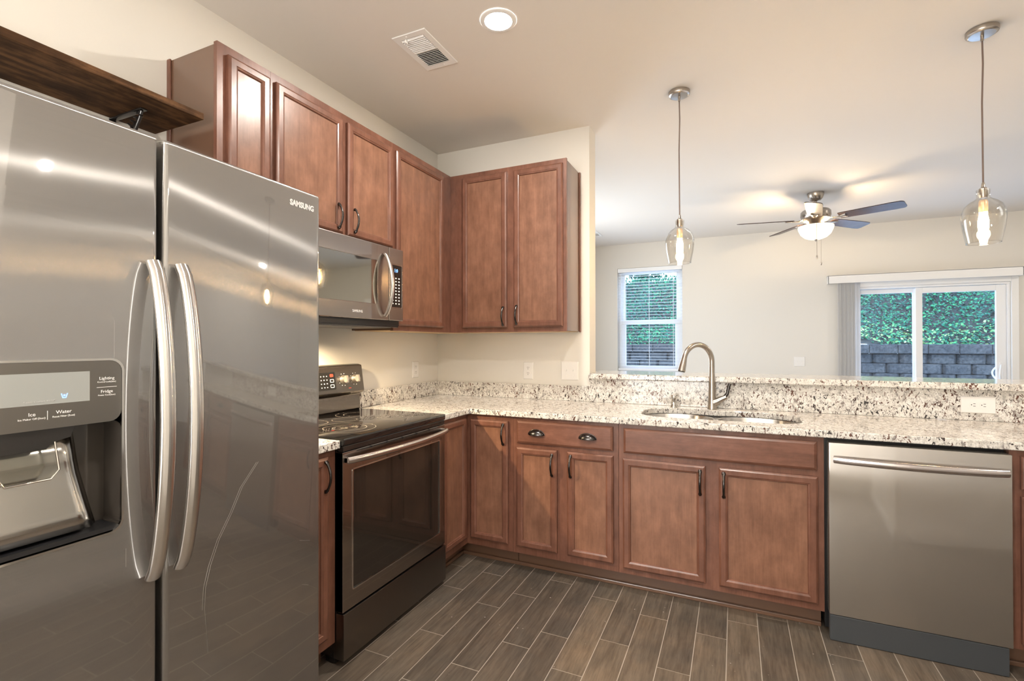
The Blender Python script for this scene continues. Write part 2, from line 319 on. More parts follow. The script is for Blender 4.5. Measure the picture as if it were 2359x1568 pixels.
# ------------------------------------------------------------------ mesh helpers
class MB:
    def __init__(s): s.bm = bmesh.new()
    def box(s, x0, x1, y0, y1, z0, z1, bev=0.0, seg=2):
        b = bmesh.new()
        r = bmesh.ops.create_cube(b, size=1.0)
        for v in b.verts:
            v.co = Vector((x0 + (v.co.x + .5) * (x1 - x0), y0 + (v.co.y + .5) * (y1 - y0), z0 + (v.co.z + .5) * (z1 - z0)))
        if bev > 0: bmesh.ops.bevel(b, geom=list(b.edges), offset=bev, segments=seg, affect='EDGES', profile=0.6)
        s.merge(b); return s
    def merge(s, b):
        me = bpy.data.meshes.new('tmp'); b.to_mesh(me); b.free(); s.bm.from_mesh(me); bpy.data.meshes.remove(me)
    def quads(s, rings, closed=True, cap0=True, cap1=True):
        vs = [[s.bm.verts.new(p) for p in r] for r in rings]
        n = len(vs[0])
        for a, b in zip(vs[:-1], vs[1:]):
            for i in range(n if closed else n - 1):
                j = (i + 1) % n
                try: s.bm.faces.new((a[i], a[j], b[j], b[i]))
                except ValueError: pass
        if cap0 and closed: s.bm.faces.new(list(reversed(vs[0])))
        if cap1 and closed: s.bm.faces.new(vs[-1])
        return vs
    def cyl(s, p0, p1, r0, r1=None, n=24, cap=True):
        return s.tube([p0, p1], [r0, r0 if r1 is None else r1], n, cap)
    def tube(s, pts, radii, n=12, cap=True, flat=None):
        pts = [Vector(p) for p in pts]
        if not isinstance(radii, (list, tuple)): radii = [radii] * len(pts)
        t0 = (pts[1] - pts[0]).normalized()
        up = Vector(flat) if flat else (Vector((0, 0, 1)) if abs(t0.z) < 0.9 else Vector((1, 0, 0)))
        a = None; rings = []
        for i, p in enumerate(pts):
            if i == 0: t = pts[1] - pts[0]
            elif i == len(pts) - 1: t = pts[-1] - pts[-2]
            else: t = pts[i + 1] - pts[i - 1]
            t.normalize()
            if a is None: a = (up - t * up.dot(t)).normalized()
            else: a = (a - t * a.dot(t)).normalized()
            b = t.cross(a)
            r = radii[i]
            ra, rb = r if isinstance(r, (list, tuple)) else (r, r)
            rings.append([p + a * (ra * math.cos(2 * math.pi * k / n)) + b * (rb * math.sin(2 * math.pi * k / n)) for k in range(n)])
        s.quads(rings, True, cap, cap); return s
    def lathe(s, prof, c, n=32, cap=False):
        cx, cy, cz = c
        rings = [[Vector((cx + max(r, 1e-4) * math.cos(2 * math.pi * k / n), cy + max(r, 1e-4) * math.sin(2 * math.pi * k / n), cz + z)) for k in range(n)] for r, z in prof]
        s.quads(rings, True, cap, cap); return s
    def prism(s, poly, f, a, b):
        """poly: 2-D points; f(u,v,n) -> world; from n=a to n=b"""
        s.quads([[f(u, v, a) for u, v in poly], [f(u, v, b) for u, v in poly]]); return s
    def holed(s, outer, holes, f, a, b):
        """plate with holes, thickness a..b"""
        loops = [outer] + holes; sets = []
        b2 = bmesh.new(); edges = []
        for lp in loops:
            vs = [b2.verts.new((u, v, 0)) for u, v in lp]
            edges += [b2.edges.new((vs[i], vs[(i + 1) % len(vs)])) for i in range(len(vs))]
        bmesh.ops.triangle_fill(b2, use_beauty=True, use_dissolve=False, edges=edges)
        b2.verts.index_update()
        co = [(v.co.x, v.co.y) for v in b2.verts]
        fs = [[v.index for v in fc.verts] for fc in b2.faces]; b2.free()
        A = [s.bm.verts.new(f(u, v, a)) for u, v in co]; B = [s.bm.verts.new(f(u, v, b)) for u, v in co]
        for fc in fs:
            s.bm.faces.new([A[i] for i in fc]); s.bm.faces.new([B[i] for i in reversed(fc)])
        k = 0
        for lp in loops:
            n = len(lp)
            for i in range(n):
                j = (i + 1) % n
                s.bm.faces.new((A[k + i], A[k + j], B[k + j], B[k + i]))
            k += n
        return s
    def build(s, name, m, parent=None, smooth=False, angle=40):
        bmesh.ops.recalc_face_normals(s.bm, faces=list(s.bm.faces))
        me = bpy.data.meshes.new(name)
        off = wloc(parent) if parent else Vector((0, 0, 0))
        for v in s.bm.verts: v.co -= off
        s.bm.to_mesh(me); s.bm.free()
        if smooth:
            for p in me.polygons: p.use_smooth = True
            me.set_sharp_from_angle(angle=math.radians(angle))
        me.materials.append(m)
        o = bpy.data.objects.new(name, me); COL.objects.link(o)
        if parent: o.parent = parent
        return o

def tag(o, label=None, cat=None, group=None, kind=None):
    if label: o['label'] = label
    if cat: o['category'] = cat
    if group: o['group'] = group
    if kind: o['kind'] = kind
    return o
def thing(name, label, cat, loc=(0, 0, 0), group=None):
    o = bpy.data.objects.new(name, None); COL.objects.link(o); o.location = loc; o.empty_display_size = 0.1
    return tag(o, label, cat, group)
def copy_tree(o, parent=None):
    c = o.copy(); COL.objects.link(c)
    if parent: c.parent = parent
    for ch in list(o.children): copy_tree(ch, c)
    return c
def structure(o, label=None): o['kind'] = 'structure'; return tag(o, label)
def rrect(u0, u1, v0, v1, r, n=6):
    pts = []
    for cx, cy, a0 in ((u1 - r, v1 - r, 0), (u0 + r, v1 - r, 90), (u0 + r, v0 + r, 180), (u1 - r, v0 + r, 270)):
        for k in range(n + 1):
            a = math.radians(a0 + 90 * k / n); pts.append((cx + r * math.cos(a), cy + r * math.sin(a)))
    return pts
def rect(u0, u1, v0, v1): return [(u0, v0), (u1, v0), (u1, v1), (u0, v1)]
def text(name, body, size, f, u, v, n, m, parent, align='LEFT', ext=0.0004, wscale=1.0, bold=0.0):
    """lettering lying in the face plane f(u,v,n)"""
    cu = bpy.data.curves.new(name, 'FONT'); cu.body = body; cu.size = size; cu.align_x = align; cu.extrude = ext; cu.offset = bold; cu.resolution_u = 3
    t = bpy.data.objects.new(name, cu); COL.objects.link(t)
    dg = bpy.context.evaluated_depsgraph_get(); dg.update()
    me = bpy.data.meshes.new_from_object(t.evaluated_get(dg)); bpy.data.objects.remove(t); bpy.data.curves.remove(cu)
    off = wloc(parent)
    for vv in me.vertices: vv.co = Vector(f(u + vv.co.x * wscale, v + vv.co.y, n + vv.co.z)) - off
    me.materials.clear(); me.materials.append(m); me.name = name
    o = bpy.data.objects.new(name, me); COL.objects.link(o); o.parent = parent
    return o
def FB(y): return lambda u, v, n: Vector((u, y - n, v))      # face looking towards -y
def FL(x): return lambda u, v, n: Vector((x + n, u, v))      # face looking towards +x

# ------------------------------------------------------------------ room shell
H = 2.76
structure(MB().box(-0.15, 0.0, -5.6, 4.216, -0.12, H + .12).build('wall_left', M['wall']))
structure(MB().box(0.0, 1.201, 0.0, 0.15, 0.0, H).build('wall_back', M['wall']))
structure(MB().box(1.201, 4.6, 0.0, 0.15, 0.0, 1.068).build('wall_peninsula', M['wall']))
# far wall with openings
WX0, WX1, WZ0, WZ1 = 0.500, 1.415, 0.86, 2.405      # window
DX0, DX1, DZ1 = 3.42, 4.885, 1.985                  # sliding door opening
YF = 4.066
fw = MB()
for (a, b, c, d) in ((-0.15, WX0, 0, H), (WX0, WX1, 0, WZ0), (WX0, WX1, WZ1, H), (WX1, DX0, 0, H), (DX0, DX1, DZ1, H), (DX1, 6.5, 0, H)):
    fw.box(a, b, YF, YF + .15, c, d)
bmesh.ops.remove_doubles(fw.bm, verts=fw.bm.verts, dist=1e-5)
structure(fw.build('wall_far', M['wall']))
structure(MB().box(6.5, 6.65, -5.6, 4.216, -0.12, H + .12).build('wall_right', M['wall']))
structure(MB().box(-0.15, 6.65, -5.75, -5.6, -0.12, H + .12).build('wall_front', M['wall']))
structure(MB().box(-0.15, 6.65, -5.6, YF + .15, H, H + .12).build('ceiling', M['ceiling']))
# pantry block beside the camera
structure(MB().box(2.940, 6.5, -5.6, -2.06, 0.0, H).build('wall_pantry', M['wall']))
structure(MB().box(2.925, 2.940, -5.6, -2.045, 0.0, 0.13, 0.004).box(2.925, 2.980, -2.06, -2.045, 0, .13, .004).box(3.860, 6.5, -2.06, -2.045, 0, .13, .004).build('baseboard_pantry', M['trim']))
pd = MB().holed(rect(3.060, 3.800, 0.01, 2.03), [rect(3.170, 3.380, .2, .9), rect(3.480, 3.690, .2, .9), rect(3.170, 3.380, 1.05, 1.9), rect(3.480, 3.690, 1.05, 1.9)], lambda u, v, n: Vector((u, -2.06 + n, v)), 0.0, 0.03)
for (a, b, c, d) in ((3.170, 3.380, .2, .9), (3.480, 3.690, .2, .9), (3.170, 3.380, 1.05, 1.9), (3.480, 3.690, 1.05, 1.9)):
    pd.box(a, b, -2.06, -2.045, c, d); pd.box(a + .03, b - .03, -2.06, -2.036, c + .03, d - .03, .008)
for (a, b, c, d) in ((2.980, 3.060, 0, 2.03), (3.800, 3.880, 0, 2.03), (2.980, 3.880, 2.03, 2.11)): pd.box(a, b, -2.06, -2.035, c, d, .005)
structure(pd.build('door_2', M['trim']))
# baseboards in the far room
structure(MB().box(0.0, DX0 - .06, YF - .014, YF, 0, .12, .004).box(4.96, 6.5, YF - .014, YF, 0, .12, .004).build('baseboard_far', M['trim']))

# floor of plank tiles over a grout bed
structure(MB().box(-0.15, 6.65, -5.75, 4.216, -0.12, -0.0012).build('floor_bed', M['grout']))
known = {5: -1.546, 6: -1.326, 7: -1.016, 8: -.859, 9: -.644, 4: -.705, 11: -.72, 12: -1.061, 13: -.79, 14: -1.15, 15: -.836, 16: -.67}
fm = bmesh.new(); lay = fm.loops.layers.color.new('plank'); PW, PL, G = 0.1277, 0.61, 0.0032
for k in range(0, 52):
    x0 = 0.003 + k * PW + G / 2; x1 = 0.003 + (k + 1) * PW - G / 2
    o = known.get(k, random.uniform(-1.4, -.4)); j0 = math.floor((-5.6 - o) / PL)
    for j in range(j0, j0 + 18):
        y0 = max(-5.6, o + j * PL + G / 2); y1 = min(YF, o + (j + 1) * PL - G / 2)
        if y1 - y0 < .01: continue
        c = (random.random(), random.random(), random.random(), 1)
        f = fm.faces.new([fm.verts.new(p) for p in ((x0, y0, 0), (x1, y0, 0), (x1, y1, 0), (x0, y1, 0))])
        for lp in f.loops: lp[lay] = c
fme = bpy.data.meshes.new('floor'); fm.to_mesh(fme); fm.free(); fme.materials.append(M['tile'])
fo = bpy.data.objects.new('floor', fme); COL.objects.link(fo); structure(fo)

# ------------------------------------------------------------------ cabinet building blocks
def door_panel(mb, f, u0, u1, v0, v1, t=0.019, stile=0.042):
    def ring(i, n): return [f(u0 + i, v0 + i, n), f(u1 - i, v0 + i, n), f(u1 - i, v1 - i, n), f(u0 + i, v1 - i, n)]
    mb.quads([ring(0, 0), ring(0, t - .006), ring(.004, t - .003), ring(.009, t), ring(stile - .012, t), ring(stile - .010, t - .002), ring(stile - .004, t - .004), ring(stile - .001, t - .0105)], True, True, False)
def door_inset(f, u0, u1, v0, v1, parent, t=0.019, stile=0.042):
    i = stile - .0012
    return MB().prism(rect(u0 + i, u1 - i, v0 + i, v1 - i), f, t - .015, t - .0105).build('door_panel', M['wood_panel'], parent)
def slab_front(mb, f, u0, u1, v0, v1, t=0.019):
    def ring(i, n): return [f(u0 + i, v0 + i, n), f(u1 - i, v0 + i, n), f(u1 - i, v1 - i, n), f(u0 + i, v1 - i, n)]
    mb.quads([ring(0, 0), ring(0, t - .007), ring(.004, t - .004), ring(.012, t)])
def pull(f, u, v, parent, t=0.019, L=0.122):
    pts, rad = [], []
    N = 18
    for i in range(N + 1):
        s = i / N; vv = v + L / 2 - L * s
        n = t + .004 + .026 * math.sin(math.pi * s) ** 0.8
        e = min(s, 1 - s)
        w = .0050 + .0044 * math.exp(-((e - .04) / .055) ** 2) + .0006 * math.sin(math.pi * s)
        th = .0045 + .0008 * math.exp(-((e - .04) / .06) ** 2)
        pts.append(f(u, vv, n)); rad.append((w, th))
    d = f(1, 0, 0) - f(0, 0, 0)
    mb = MB(); mb.tube(pts, rad, 10, True, flat=tuple(d))
    for vv in (v + L / 2 - .006, v - L / 2 + .006): mb.cyl(f(u, vv, t - .001), f(u, vv, t + .009), .0048, .0055, 12)
    return mb.build('pull_handle', M['bronze'], parent, True, 60)
def cup_pull(f, u, v, parent, t=0.019):
    mb = MB(); w, h, d = .046, .026, .024
    rings = []
    for i in range(9):
        a = math.pi / 2 * i / 8
        rings.append([f(u - w * math.cos(math.pi * k / 16) * math.cos(a * .98), v - .008 + h * math.sin(math.pi * k / 16) * math.cos(a) if False else v - .010 + h * math.sin(math.pi * k / 16), t + .001 + d * math.sin(a) * math.sin(math.pi * k / 16) ** .5) for k in range(17)])
    # dome: sweep a half ellipse from the face outwards
    rings = []
    for i in range(10):
        a = (math.pi / 2) * i / 9
        rings.append([f(u - w * math.cos(math.pi * k / 20), v - .012 + h * math.cos(a) * math.sin(math.pi * k / 20), t + .001 + d * math.sin(a) * math.sin(math.pi * k / 20)) for k in range(21)])
    mb.quads(rings, closed=False)
    lip = [f(u - w * 1.06 * math.cos(math.pi * k / 20), v - .012 + (h + .004) * math.sin(math.pi * k / 20), t + .002) for k in range(21)]
    mb.tube(lip, .0022, 8)
    mb.tube([f(u - w * math.cos(math.pi * k / 20), v - .012, t + .001 + d * math.sin(math.pi * k / 20)) for k in range(21)], .0016, 8)
    return mb.build('cup_pull', M['bronze'], parent, True, 60)

ZT, ZB = 2.449, 1.376
def wall_cab(label, loc, box, f, facade, doors, woodh, scribe=None):
    """box carcass; facade=(u0,u1,v0,v1); doors=[(u0,u1,v0,v1,pull)]"""
    r = thing('wall_cabinet', label, 'cabinet', loc, 'stained maple wall cabinets')
    x0, x1, y0, y1, z0, z1 = box
    MB().box(x0, x1, y0, y1, z0 + .004, z1, .001, 1).build('carcass', M['wood_side'], r)
    MB().box(x0 + .012, x1 - .012, y0 + .012, y1 - .012, z0 + .001, z0 + .005).build('bottom_panel', M['wood_pale'], r, )['label'] = 'pale unstained underside panel'
    u0, u1, v0, v1 = facade; ff = MB()
    hs = [rect(a + .012, b - .012, c + .012, d - .012) for a, b, c, d, p in doors]
    ff.holed(rect(u0, u1, v0, v1), hs, f, -0.019, 0.0)
    ff.build('face_frame', M['wood_v'], r)
    for a, b, c, d, p in doors:
        mb = MB(); g_ = lambda u, v, n: f(u, v, n + .0008); door_panel(mb, g_, a, b, c, d); dr = mb.build('cabinet_door', M['wood_v'], r); door_inset(g_, a, b, c, d, dr)
        if p is not None: pull(f, p[0], p[1], dr)
    if scribe: MB().box(*scribe, .003).build('scribe_moulding', M['wood_v'], r)
    return r
xf = 0.307
wall_cab('narrow single-door maple wall cabinet beside the shelf above the fridge', (0.15, -1.86, ZB), (0.002, xf - .020, -1.968, -1.742, ZB, ZT - .003), FL(xf),
         (-1.974, -1.741, ZB, ZT), [(-1.938, -1.752, 1.405, 2.412, None)], 'y', (0.001, .022, -1.976, -1.968, ZB, ZT))
wall_cab('short two-door maple wall cabinet directly above the microwave', (0.15, -1.34, 1.83), (0.002, xf - .020, -1.739, -0.933, 1.829, ZT - .003), FL(xf),
         (-1.740, -0.932, 1.828, ZT), [(-1.722, -1.336, 1.846, 2.412, (-1.373, 1.925)), (-1.303, -0.949, 1.846, 2.412, (-1.262, 1.925))], 'y')
wall_cab('tall single-door maple wall cabinet right of the microwave, running into the corner', (0.15, -0.6, ZB), (0.002, xf - .020, -0.930, -0.002, ZB, ZT - .003), FL(xf),
         (-0.931, -0.307, ZB, ZT), [(-0.915, -0.418, 1.407, 2.412, None)], 'y')
wall_cab('two-door maple wall cabinet on the back wall above the two outlets', (0.75, -0.15, ZB), (xf + .002, 1.135, -.287, -.002, ZB, ZT - .003), FB(-.307),
         (xf + .0005, 1.141, ZB, ZT), [(.406, .738, 1.407, 2.418, (.716, 1.478)), (.788, 1.120, 1.407, 2.418, (.812, 1.484))], 'x', (1.135, 1.144, -.022, -.001, ZB, ZT))

# base cabinets
CT, CB = 0.914, 0.882
def base_cab(label, loc, box, f, facade, doors, drawers, toe=None, wx='x', open_face=True):
    r = thing('base_cabinet', label, 'cabinet', loc, 'stained maple base cabinets')
    x0, x1, y0, y1 = box
    MB().box(x0, x1, y0, y1, .102, CB - .001 if not isinstance(open_face, float) else open_face, .001, 1).build('carcass', M['wood_side'], r)
    u0, u1 = facade; ff = MB()
    hs = [rect(a + .012, b - .012, c + .012, d - .012) for a, b, c, d, p in doors] + [rect(a + .012, b - .012, c + .012, d - .012) for a, b, c, d, p in drawers]
    ff.holed(rect(u0, u1, .1, CB - .001), hs, f, -0.019, 0.0); ff.build('face_frame', M['wood_v'], r)
    for a, b, c, d, p in doors:
        mb = MB(); g_ = lambda u, v, n: f(u, v, n + .0008); door_panel(mb, g_, a, b, c, d); dr = mb.build('cabinet_door', M['wood_v'], r); door_inset(g_, a, b, c, d, dr)
        if p is not None: pull(f, p[0], p[1], dr)
    for a, b, c, d, p in drawers:
        mb = MB(); slab_front(mb, lambda u, v, n: f(u, v, n + .0008), a, b, c, d); dr = mb.build('drawer_front' if p else 'false_front', M['wood_' + wx], r)
        for q in p: cup_pull(f, q[0], q[1], dr)
    if toe: MB().box(*toe, 0.001, .101).build('toe_kick', M['wood_side'], r)
    return r
xb = 0.612; yb = -0.612
# corner carousel cabinet: L-shaped
cr = thing('base_cabinet', 'L-shaped corner maple base cabinet with two doors meeting, right of the range', 'cabinet', (0.4, -0.4, 0), 'stained maple base cabinets')
MB().box(.003, xb - .02, -.914, -.003, .102, CB - .001, .001, 1).box(xb - .03, .914, yb + .02, -.003, .102, CB - .001, .001, 1).build('carcass', M['wood_side'], cr)
ffm = MB(); ffm.holed(rect(-.916, -.613, .1, CB - .001), [rect(-.895, -.68, .16, .84)], FL(xb), -.019, 0)
ffm.holed(rect(.594, .917, .1, CB - .001), [rect(.67, .87, .16, .84)], FB(yb), -.019, 0); ffm.build('face_frame', M['wood_v'], cr)
mb = MB(); door_panel(mb, FL(xb + .0008), -.905, -.648, .143, .857); dr = mb.build('cabinet_door', M['wood_v'], cr); door_inset(FL(xb + .0008), -.905, -.648, .143, .857, dr)
mb = MB(); door_panel(mb, FB(yb - .0008), .640, .888, .143, .851); dr = mb.build('cabinet_door', M['wood_v'], cr); door_inset(FB(yb - .0008), .640, .888, .143, .851, dr); pull(FB(yb), .861, .776, dr)
MB().box(.003, .535, -.916, -.003, .001, .101).box(.5, .914, -.535, -.003, .001, .101).build('toe_kick', M['wood_side'], cr)
base_cab('maple base cabinet with one wide drawer on two cup pulls over two narrow doors', (1.22, -.3, 0), (.919, 1.523, yb + .02, -.003), FB(yb), (.918, 1.524),
         [(.942, 1.186, .143, .709, (1.160, .628)), (1.245, 1.498, .143, .709, (1.267, .632))], [(.944, 1.497, .734, .862, [(1.067, .800), (1.362, .800)])], (.917, 1.525, -.535, -.003))
base_cab('maple sink base cabinet with a plain false drawer front over two wide doors', (1.98, -.3, 0), (1.527, 2.443, yb + .02, -.003), FB(yb), (1.526, 2.444),
         [(1.548, 1.950, .132, .702, (1.926, .622)), (2.010, 2.419, .132, .702, (2.032, .622))], [(1.553, 2.416, .731, .860, [])], (1.525, 2.440, -.535, -.003), open_face=.66)
base_cab('maple base cabinet right of the dishwasher, cut off by the picture edge', (3.5, -.3, 0), (3.067, 3.90, yb + .02, -.003), FB(yb), (3.066, 3.9),
         [(3.098, 3.47, .125, .700, (3.445, .62)), (3.52, 3.88, .125, .7, (3.545, .62))], [(3.098, 3.47, .728, .858, [(3.284, .80)]), (3.52, 3.88, .728, .858, [(3.7, .80)])], (3.066, 3.9, -.535, -.003))
base_cab('narrow maple base cabinet between the fridge and the range', (.3, -1.84, 0), (.003, xb - .02, -1.985, -1.686), FL(xb), (-1.985, -1.686),
         [(-1.962, -1.735, .143, .857, (-1.757, .785))], [], (.003, .535, -1.985, -1.686), wx='y')
# shoe moulding
structure(MB().box(.536, .551, -.916, -.549, 0.0, .02, .004).box(.536, 2.440, -.551, -.536, 0.0, .02, .004).build('trim_1', M['wood_side']))
structure(MB().box(3.066, 3.9, -.551, -.536, 0.0, .02, .004).build('trim_2', M['wood_side']))

# ------------------------------------------------------------------ counters
def arc(cx, cy, rx, ry, a0, a1, n=8):
    return [(cx + rx * math.cos(math.radians(a0 + (a1 - a0) * k / n)), cy + ry * math.sin(math.radians(a0 + (a1 - a0) * k / n))) for k in range(n + 1)]
SX0, SX1, SY0, SY1, SM = 1.605, 2.385, -.515, -.125, 1.985
def sink_outline(g=0.0):
    r = .13; p = []
    p += arc(SX0 + r - g, SY0 + r - g, r, r, 180, 270); p += [(SM, SY0 - g)]
    p += arc(SX1 - r + g, SY0 + r - g, r, r, 270, 360)
    p += arc(SX1 - .17 + g, SY1 - .15 + g, .17, .15, 0, 90)
    p += [(SM + .10, SY1 + g), (SM, SY1 - .018 + g), (SM - .10, SY1 + g)]
    p += arc(SX0 + .17 - g, SY1 - .15 + g, .17, .15, 90, 180)
    return p
ZF = lambda u, v, n: Vector((u, v, n))
mb = MB()
mb.holed([(.003, -.921), (.640, -.921), (.640, -.640), (3.95, -.640), (3.95, -.003), (.003, -.003)], [sink_outline()], ZF, CB, CT)
ct = mb.build('countertop', M['granite'])
bv = ct.modifiers.new('b', 'BEVEL'); bv.width = .004; bv.segments = 2; bv.limit_method = 'ANGLE'; bv.angle_limit = math.radians(50)
tag(ct, 'L-shaped speckled granite countertop holding the sink and running along the back', 'countertop')
ct2 = MB().box(.003, .640, -1.990, -1.686, CB, CT, .004).build('countertop', M['granite'])
tag(ct2, 'small piece of granite countertop between the fridge and the range', 'countertop')
BS = 1.016
o = MB().box(.001, .020, -.921, -.0215, CT + .0005, BS, .002).build('backsplash', M['granite']); tag(o, 'low granite backsplash strip on the left wall beside the range', 'backsplash', 'granite backsplash strips')
o = MB().box(.001, 1.2005, -.021, -.001, CT + .0005, BS, .002).build('backsplash', M['granite']); tag(o, 'low granite backsplash strip on the back wall under the outlet and switches', 'backsplash', 'granite backsplash strips')
o = MB().box(1.2012, 3.95, -.021, -.001, CT + .0005, 1.0675, .002).build('backsplash', M['granite']); tag(o, 'long granite backsplash behind the faucet, under the raised bar top', 'backsplash', 'granite backsplash strips')
mb = MB(); mb.prism([(1.206, -.058), (4.62, -.058), (4.62, .345), (1.17, .36), (1.17, .158), (1.206, .152)], ZF, 1.069, 1.103)
bt = mb.build('bar_top', M['granite']); bv = bt.modifiers.new('b', 'BEVEL'); bv.width = .006; bv.segments = 2; bv.limit_method = 'ANGLE'
tag(bt, 'raised granite bar top on the half wall behind the sink', 'countertop')

# ------------------------------------------------------------------ sink, faucet, dispenser
sk = thing('sink', 'undermount double-bowl stainless steel sink set into the granite countertop', 'sink', (1.99, -.32, .70))
def bowl(x0, x1, y0, y1, rb):
    def ring(i, z):
        p = arc(x0 + .12 , y0 + .12, .12 - i, .12 - i, 180, 270) + arc(x1 - .12, y0 + .12, .12 - i, .12 - i, 270, 360) + arc(x1 - rb, y1 - rb, rb - i, rb - i, 0, 90) + arc(x0 + rb, y1 - rb, rb - i, rb - i, 90, 180)
        return [Vector((a, b, z)) for a, b in p]
    mb = MB(); mb.quads([ring(-.012, .8805), ring(0, .8805), ring(.003, .872), ring(.010, .74), ring(.025, .71), ring(.05, .70)], True, False, True)
    return mb
for nm, a in (('left_bowl', (SX0 - .004, SM - .013, SY0 - .004, SY1 + .004, .15)), ('right_bowl', (SM + .013, SX1 + .004, SY0 - .004, SY1 + .004, .15))):
    b_ = bowl(*a).build('bowl', M['sink'], sk, True, 50)
    cx, cy = (a[0] + a[1]) / 2, (a[2] + a[3]) / 2
    MB().lathe([(.055, .004), (.05, .006), (.04, .003), (.02, .002), (.001, .002)], (cx, cy, .699), 24).build('drain', M['chrome'], b_, True)
MB().box(SM - .014, SM + .014, SY0 + .02, SY1 - .02, .84, .8785, .005).build('divider', M['sink'], sk, True)

fc = thing('faucet', 'brushed nickel pull-down kitchen faucet arching over the sink', 'faucet', (1.96, -.085, CT))
fa = .82; dx, dy = -math.sin(fa), -math.cos(fa); bx, by = 1.960, -.085
base = MB(); base.lathe([(.026, 0), (.026, .006), (.0245, .012), (.021, .06), (.019, .12), (.0165, .19), (.0155, .215)], (bx, by, CT + .0005), 28, True).build('body', M['nickel'], fc, True, 50)
pts = [(bx, by, CT + .2)]; rad = [.0155]
R = .098; zc = 1.193
for k in range(0, 25):
    a = math.radians(180 - 7.0 * k)
    s = R * (1 + math.cos(a)); pts.append((bx + dx * s, by + dy * s, zc + R * math.sin(a) * 1.02)); rad.append(.0150)
MB().tube(pts, rad, 20, True).build('spout', M['nickel'], fc, True, 50)
e = Vector(pts[-1]); d = (Vector(pts[-1]) - Vector(pts[-2])).normalized()
hd = MB(); hd.tube([e - d * .002, e + d * .012, e + d * .04, e + d * .075], [.0155, .0165, .0195, .0215], 24).build('spray_head', M['nickel'], fc, True, 50)
hd2 = MB(); hd2.cyl(e + d * .075, e + d * .079, .019, .0185, 24).build('nozzle', M['black'], fc, True)
mb = MB(); mb.tube([(bx + .012, by, .955), (bx + .03, by - .004, .962), (bx + .055, by - .008, .978), (bx + .078, by - .01, .990)], [.024, .020, .0155, .0135], 18).build('handle_hub', M['nickel'], fc, True, 60)
mb = MB(); mb.tube([(bx + .070, by - .01, .990), (bx + .083, by - .01, 1.010), (bx + .091, by - .01, 1.05), (bx + .096, by - .01, 1.068)], [(.011, .010), (.0085, .0075), (.0085, .007), (.0088, .0075)], 14).build('lever', M['bronze'], fc, True, 60)
sd_ = thing('soap_dispenser', 'short chrome soap dispenser stub left of the faucet', 'soap dispenser', (1.745, -.085, CT))
MB().lathe([(.021, 0), (.021, .005), (.0165, .011), (.015, .042), (.0165, .046), (.0165, .070), (.0145, .074), (.001, .075)], (1.745, -.085, CT + .0005), 24).build('body', M['chrome'], sd_, True, 50)
MB().tube([(1.745, -.085, .972), (1.739, -.105, .976), (1.735, -.118, .968)], [.007, .006, .005], 12).build('nozzle', M['chrome'], sd_, True)
o = MB().box(3.012, 3.048, -.062, -.026, CT + .0005, CT + .0014).build('clear_sticker', M['tag']); tag(o, 'small clear sticker lying on the granite left of the double outlet', 'sticker')

# ------------------------------------------------------------------ refrigerator
fr = thing('refrigerator', 'large stainless steel side-by-side refrigerator with ice and water dispenser', 'refrigerator', (.45, -2.46, 0))
MB().box(.03, .79, -2.915, -2.012, .03, 1.755, .004).build('cabinet_body', M['fridge_side'], fr)
MB().box(.1, .80, -2.90, -2.03, .004, .06).build('base_grille', M['black'], fr)
XD = .88
def fridge_door(mb, y0, y1, z0, z1, x0, x1, hole=None, top_round=.018):
    prof = [(x0, z0), (x0, z1)]
    # rounded slab: outer loop in (y,z) at several depths
    def loop(i, x): return [Vector((x, a, b)) for a, b in rrect(y0 + i, y1 - i, z0 + i, z1 - i, .006, 3)]
    rings = [loop(0, x0)]
    for k in range(6):
        a = math.radians(90 * k / 5); rings.append(loop(.010 * (1 - math.cos(a)), x1 - .010 + .010 * math.sin(a)))
    mb.quads(rings, True, True, hole is None)
    if hole:
        outer = rrect(y0 + .010, y1 - .010, z0 + .010, z1 - .010, .006, 3)
        b2 = bmesh.new(); es = []
        for lp in (outer, hole):
            vs = [b2.verts.new((x1, a, b)) for a, b in lp]; es += [b2.edges.new((vs[i], vs[(i + 1) % len(vs)])) for i in range(len(vs))]
        bmesh.ops.triangle_fill(b2, use_beauty=True, use_dissolve=False, edges=es); mb.merge(b2)
        bmesh.ops.remove_doubles(mb.bm, verts=mb.bm.verts, dist=1e-5)
HY0, HY1, HZ0, HZ1 = -2.845, -2.575, .905, 1.270
hole = rrect(HY0, HY1, HZ0, HZ1, .024, 6)
mb = MB(); fridge_door(mb, -2.921, -2.5035, .065, 1.779, .805, XD, hole)
fz = mb.build('freezer_door', M['steel_fridge'], fr, True, 25)
mb = MB(); fridge_door(mb, -2.4905, -2.006, .065, 1.779, .805, XD)
rot = Matrix.Rotation(math.radians(2.0), 4, 'Z'); pv = Vector((XD, -2.4905, 0))
for v in mb.bm.verts:
    v.co = pv + rot @ (v.co - pv)
fd = mb.build('fridge_door', M['steel_fridge'], fr, True, 25)
MB().box(.79, .806, -2.915, -2.012, .07, 1.772).build('door_gasket', M['gasket'], fr)
def F2(u, v, n):
    p = pv + rot @ (Vector((XD + n, u, v)) - pv); return p
FF = FL(XD)
def bow_handle(f, u, parent):
    pts, rad = [], []
    for i in range(33):
        s = i / 32; z = 1.487 - (1.487 - .779) * s
        n = .010 + .056 * math.sin(math.pi * s) ** .62
        pts.append(f(u, z, n)); rad.append((.0165, .0105))
    d = f(1, 0, 0) - f(0, 0, 0)
    mb = MB(); mb.tube(pts, rad, 20, True, flat=tuple(d)); return mb.build('door_handle', M['steel_handle'], parent, True, 60)
bow_handle(FF, -2.519, fz); bow_handle(F2, -2.458, fd)
